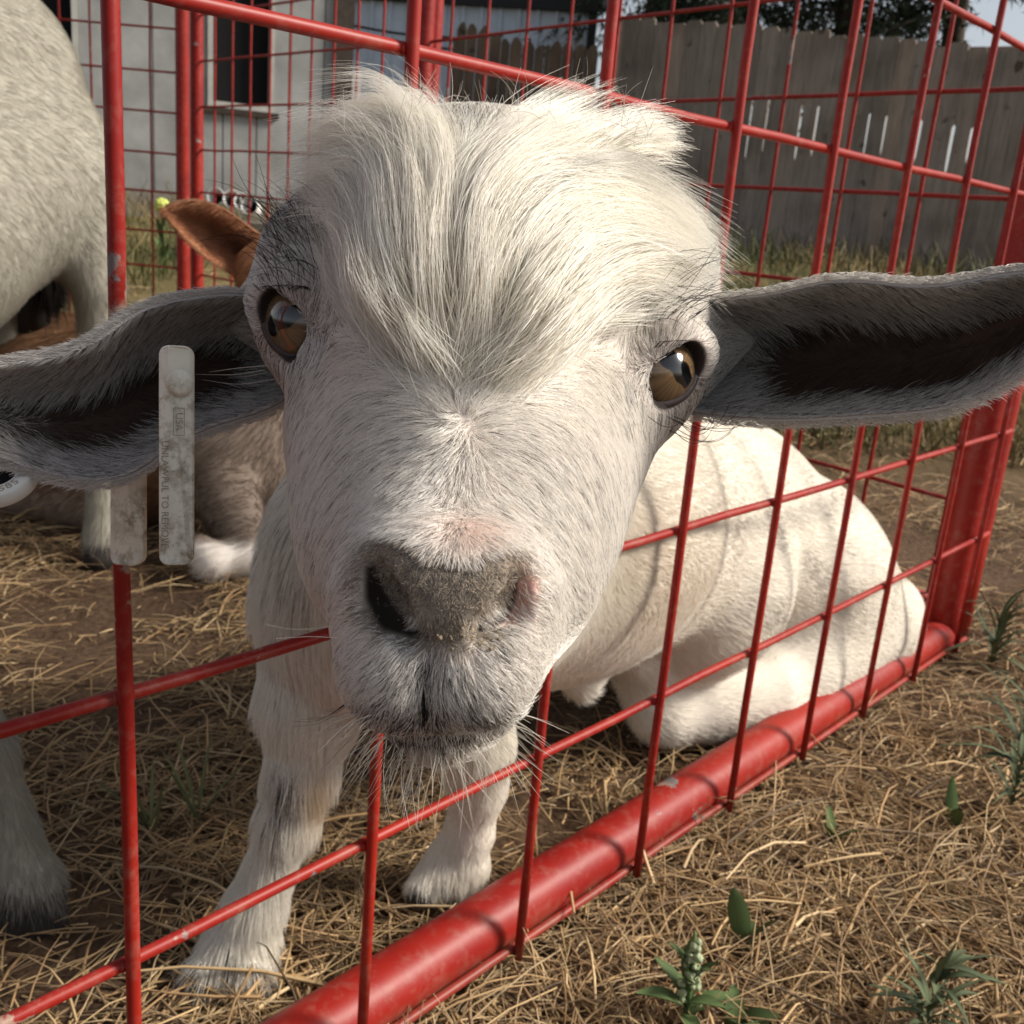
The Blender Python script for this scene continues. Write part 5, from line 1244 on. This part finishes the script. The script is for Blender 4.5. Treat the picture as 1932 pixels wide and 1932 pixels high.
def white_goat():
    B = Body(); C = lambda a, ra, b, rb, k=.03: B.cone(W3(*a), ra, W3(*b), rb, k)
    C((-420, 520, .98), .155, (-218, 408, 1.20), .158, .06); C((-218, 408, 1.20), .158, (8, 318, 1.45), .150, .05)
    C((-200, 150, 1.30), .15, (-62, 150, 1.45), .150, .06)
    C((108, 362, 1.43), .086, (186, 545, 1.46), .033, .03); C((186, 545, 1.46), .033, (190, 700, 1.49), .027, .02)
    C((190, 700, 1.49), .027, (190, 880, 1.50), .020, .02); C((190, 880, 1.50), .020, (193, 1010, 1.51), .024, .02); C((193, 1010, 1.51), .024, (186, 1052, 1.50), .022, .02)
    C((-60, 420, 1.66), .09, (40, 760, 1.72), .030, .03); C((40, 760, 1.72), .030, (46, 940, 1.76), .022, .02)
    C((-330, 700, .92), .10, (-190, 1050, .80), .048, .05); C((-190, 1050, .80), .048, (-120, 1270, .765), .034, .02)
    C((-120, 1270, .765), .030, (-45, 1420, .758), .0225, .02); C((-45, 1420, .758), .0225, (42, 1670, .768), .0235, .02)
    C((42, 1670, .768), .024, (20, 1745, .762), .016, .012); C((46, 1670, .768), .024, (82, 1742, .768), .0165, .012)
    root = empty('goat', tuple(W3(60, 1750, .763)*np.array([1, 1, 0]))); tag(root, 'big white goat, coat greyed to stand for shade, standing at the left edge, its head and shoulder outside the photo', 'goat')
    V, F = B.mesh(.007); x, y, z = px_of(V)
    hf = np.clip(sstep(1690, 1728, y-.15*(x-40))*(z < .9)+sstep(1020, 1040, y)*(z > 1.3)*(z < 1.6), 0, 1)
    c = lerp(np.tile((.33, .31, .26), (len(V), 1)), np.array([.035, .03, .028]), hf)  # white coat: skin and fur greyed all over, dull light put into the colour
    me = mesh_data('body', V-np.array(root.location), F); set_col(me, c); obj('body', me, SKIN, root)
    def colf(P):
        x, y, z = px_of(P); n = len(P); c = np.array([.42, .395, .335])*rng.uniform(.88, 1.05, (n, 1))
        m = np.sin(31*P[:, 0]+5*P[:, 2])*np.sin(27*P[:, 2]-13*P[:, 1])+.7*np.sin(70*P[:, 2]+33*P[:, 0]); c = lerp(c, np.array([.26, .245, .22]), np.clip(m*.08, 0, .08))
        pas = sstep(1645, 1690, y)*(z < .9); return np.where((rng.random(n) < pas*.75)[:, None], np.array([.11, .10, .10])*rng.uniform(.6, 1.5, (n, 1)), c)
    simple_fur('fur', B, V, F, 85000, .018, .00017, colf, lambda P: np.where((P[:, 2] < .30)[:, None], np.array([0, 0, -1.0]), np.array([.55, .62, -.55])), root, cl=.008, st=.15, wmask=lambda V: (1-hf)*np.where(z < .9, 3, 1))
    return root
white_goat()
def brown_goat():
    B = Body(); C = lambda a, ra, b, rb, k=.03: B.cone(W3(*a), ra, W3(*b), rb, k)
    C((-110, 730, 1.86), .165, (240, 800, 1.76), .172, .05); C((240, 800, 1.76), .172, (420, 850, 1.64), .105, .05)
    C((420, 840, 1.64), .105, (480, 690, 1.60), .070, .04); C((480, 690, 1.60), .07, (520, 570, 1.58), .052, .04)
    B.ell(W3(535, 520, 1.56), (.075, .06, .058), k=.03); C((540, 530, 1.54), .045, (600, 600, 1.45), .028, .03)
    C((430, 940, 1.56), .050, (470, 1040, 1.50), .030, .03); C((470, 1045, 1.50), .030, (400, 1058, 1.47), .024, .02); C((400, 1058, 1.47), .024, (378, 1035, 1.47), .020, .02)
    C((-20, 900, 1.75), .07, (180, 965, 1.66), .032, .04)
    root = empty('goat', tuple(W3(200, 1000, 1.66)*np.array([1, 1, 0]))); tag(root, 'brown goat lying on the straw behind, its brown ear showing beside the shaggy head', 'goat')
    V, F = B.mesh(.008); x, y, z = px_of(V)
    def colp(P):
        x, y, z = px_of(P); c = np.tile((.27, .150, .085), (len(P), 1)); c = lerp(c, np.array([.20, .155, .125]), sstep(300, 380, x)*sstep(650, 740, y)); c = lerp(c, np.array([.40, .20, .11]), sstep(650, 560, y)*sstep(380, 430, x))
        c = lerp(c, np.array([.78, .73, .68]), sstep(1015, 1035, y)*sstep(350, 362, x)); c = lerp(c, np.array([.34, .25, .19]), sstep(900, 940, y)*sstep(260, 200, x)); return c
    me = mesh_data('body', V-np.array(root.location), F); set_col(me, colp(V)); obj('body', me, SKIN, root)
    simple_fur('fur', B, V, F, 36000, .020, .0003, lambda P: colp(P)*rng.uniform(.7, 1.25, (len(P), 1)), np.array([-.5, .5, -.5]), root)
    P, tt, c = ear('b', [(505, 455), (460, 420), (430, 398), (395, 382), (360, 378), (330, 384), (312, 396)], [(500, 545), (460, 528), (425, 510), (390, 488), (350, 450), (325, 420), (311, 400)], [(0, 1.53), (1, 1.49)], [(0, .05), (.5, .05), (1, .004)])
    v, f, N = ear_mesh(P, .006); n, m = P.shape[:2]; S, Cc = np.meshgrid(tt, c, indexing='ij')
    col = lerp(np.tile((.46, .23, .13), (n*m, 1)), np.array([.20, .075, .045]), (np.exp(-((S-.18)/.22)**2-((Cc-.42)/.24)**2)).ravel()*.9)
    me = mesh_data('ear', v-np.array(root.location), f); set_col(me, np.r_[col, col*.8]); eo = obj('ear', me, SKIN, root)
    k = 5000; a = rng.integers(0, n, k); b = rng.integers(0, m, k); R = P[a, b]+rng.normal(0, .002, (k, 3)); d = unit(-RT*.9-UP*.1+rng.normal(0, .25, (k, 3))); nn = -N[a, b]
    pts = np.stack([R+d*q*.012+nn*(.002+.004*q) for q in np.linspace(0, 1, 5)], 1); h = hair_obj('fur', pts, col[a*m+b]*rng.uniform(.8, 1.3, (k, 1)), .0003, .3, eo); h.location = -np.array(root.location)
    # black-tipped tail under the white goat's flank
    k = 1500; t = np.linspace(0, 1, 7); P0 = W3(95+rng.normal(0, 10, k), 490+rng.normal(0, 8, k), 1.62+rng.normal(0, .012, k)); e = W3(100+rng.normal(0, 22, k), 575+rng.normal(0, 26, k), 1.62+rng.normal(0, .02, k))
    pts = P0[:, None]*(1-t)[None, :, None]+e[:, None]*t[None, :, None]+np.array([0, 0, 1])*(np.sin(np.pi*t)*.006)[None, :, None]
    tl = obj('tail', tube_mesh('tail', [W3(60, 640, 1.70), W3(70, 545, 1.655), W3(92, 498, 1.635), W3(98, 540, 1.63)], [.03, .024, .016, .006], 12), m_plain('tail_skin', (.03, .024, .02), .8), root, -root.location)
    h = hair_obj('tail_hair', clump(pts, .012, .5), np.array([.022, .018, .016])*rng.uniform(.6, 1.8, (k, 1)), .0004, .3, tl); h.location = (0, 0, 0)
brown_goat()
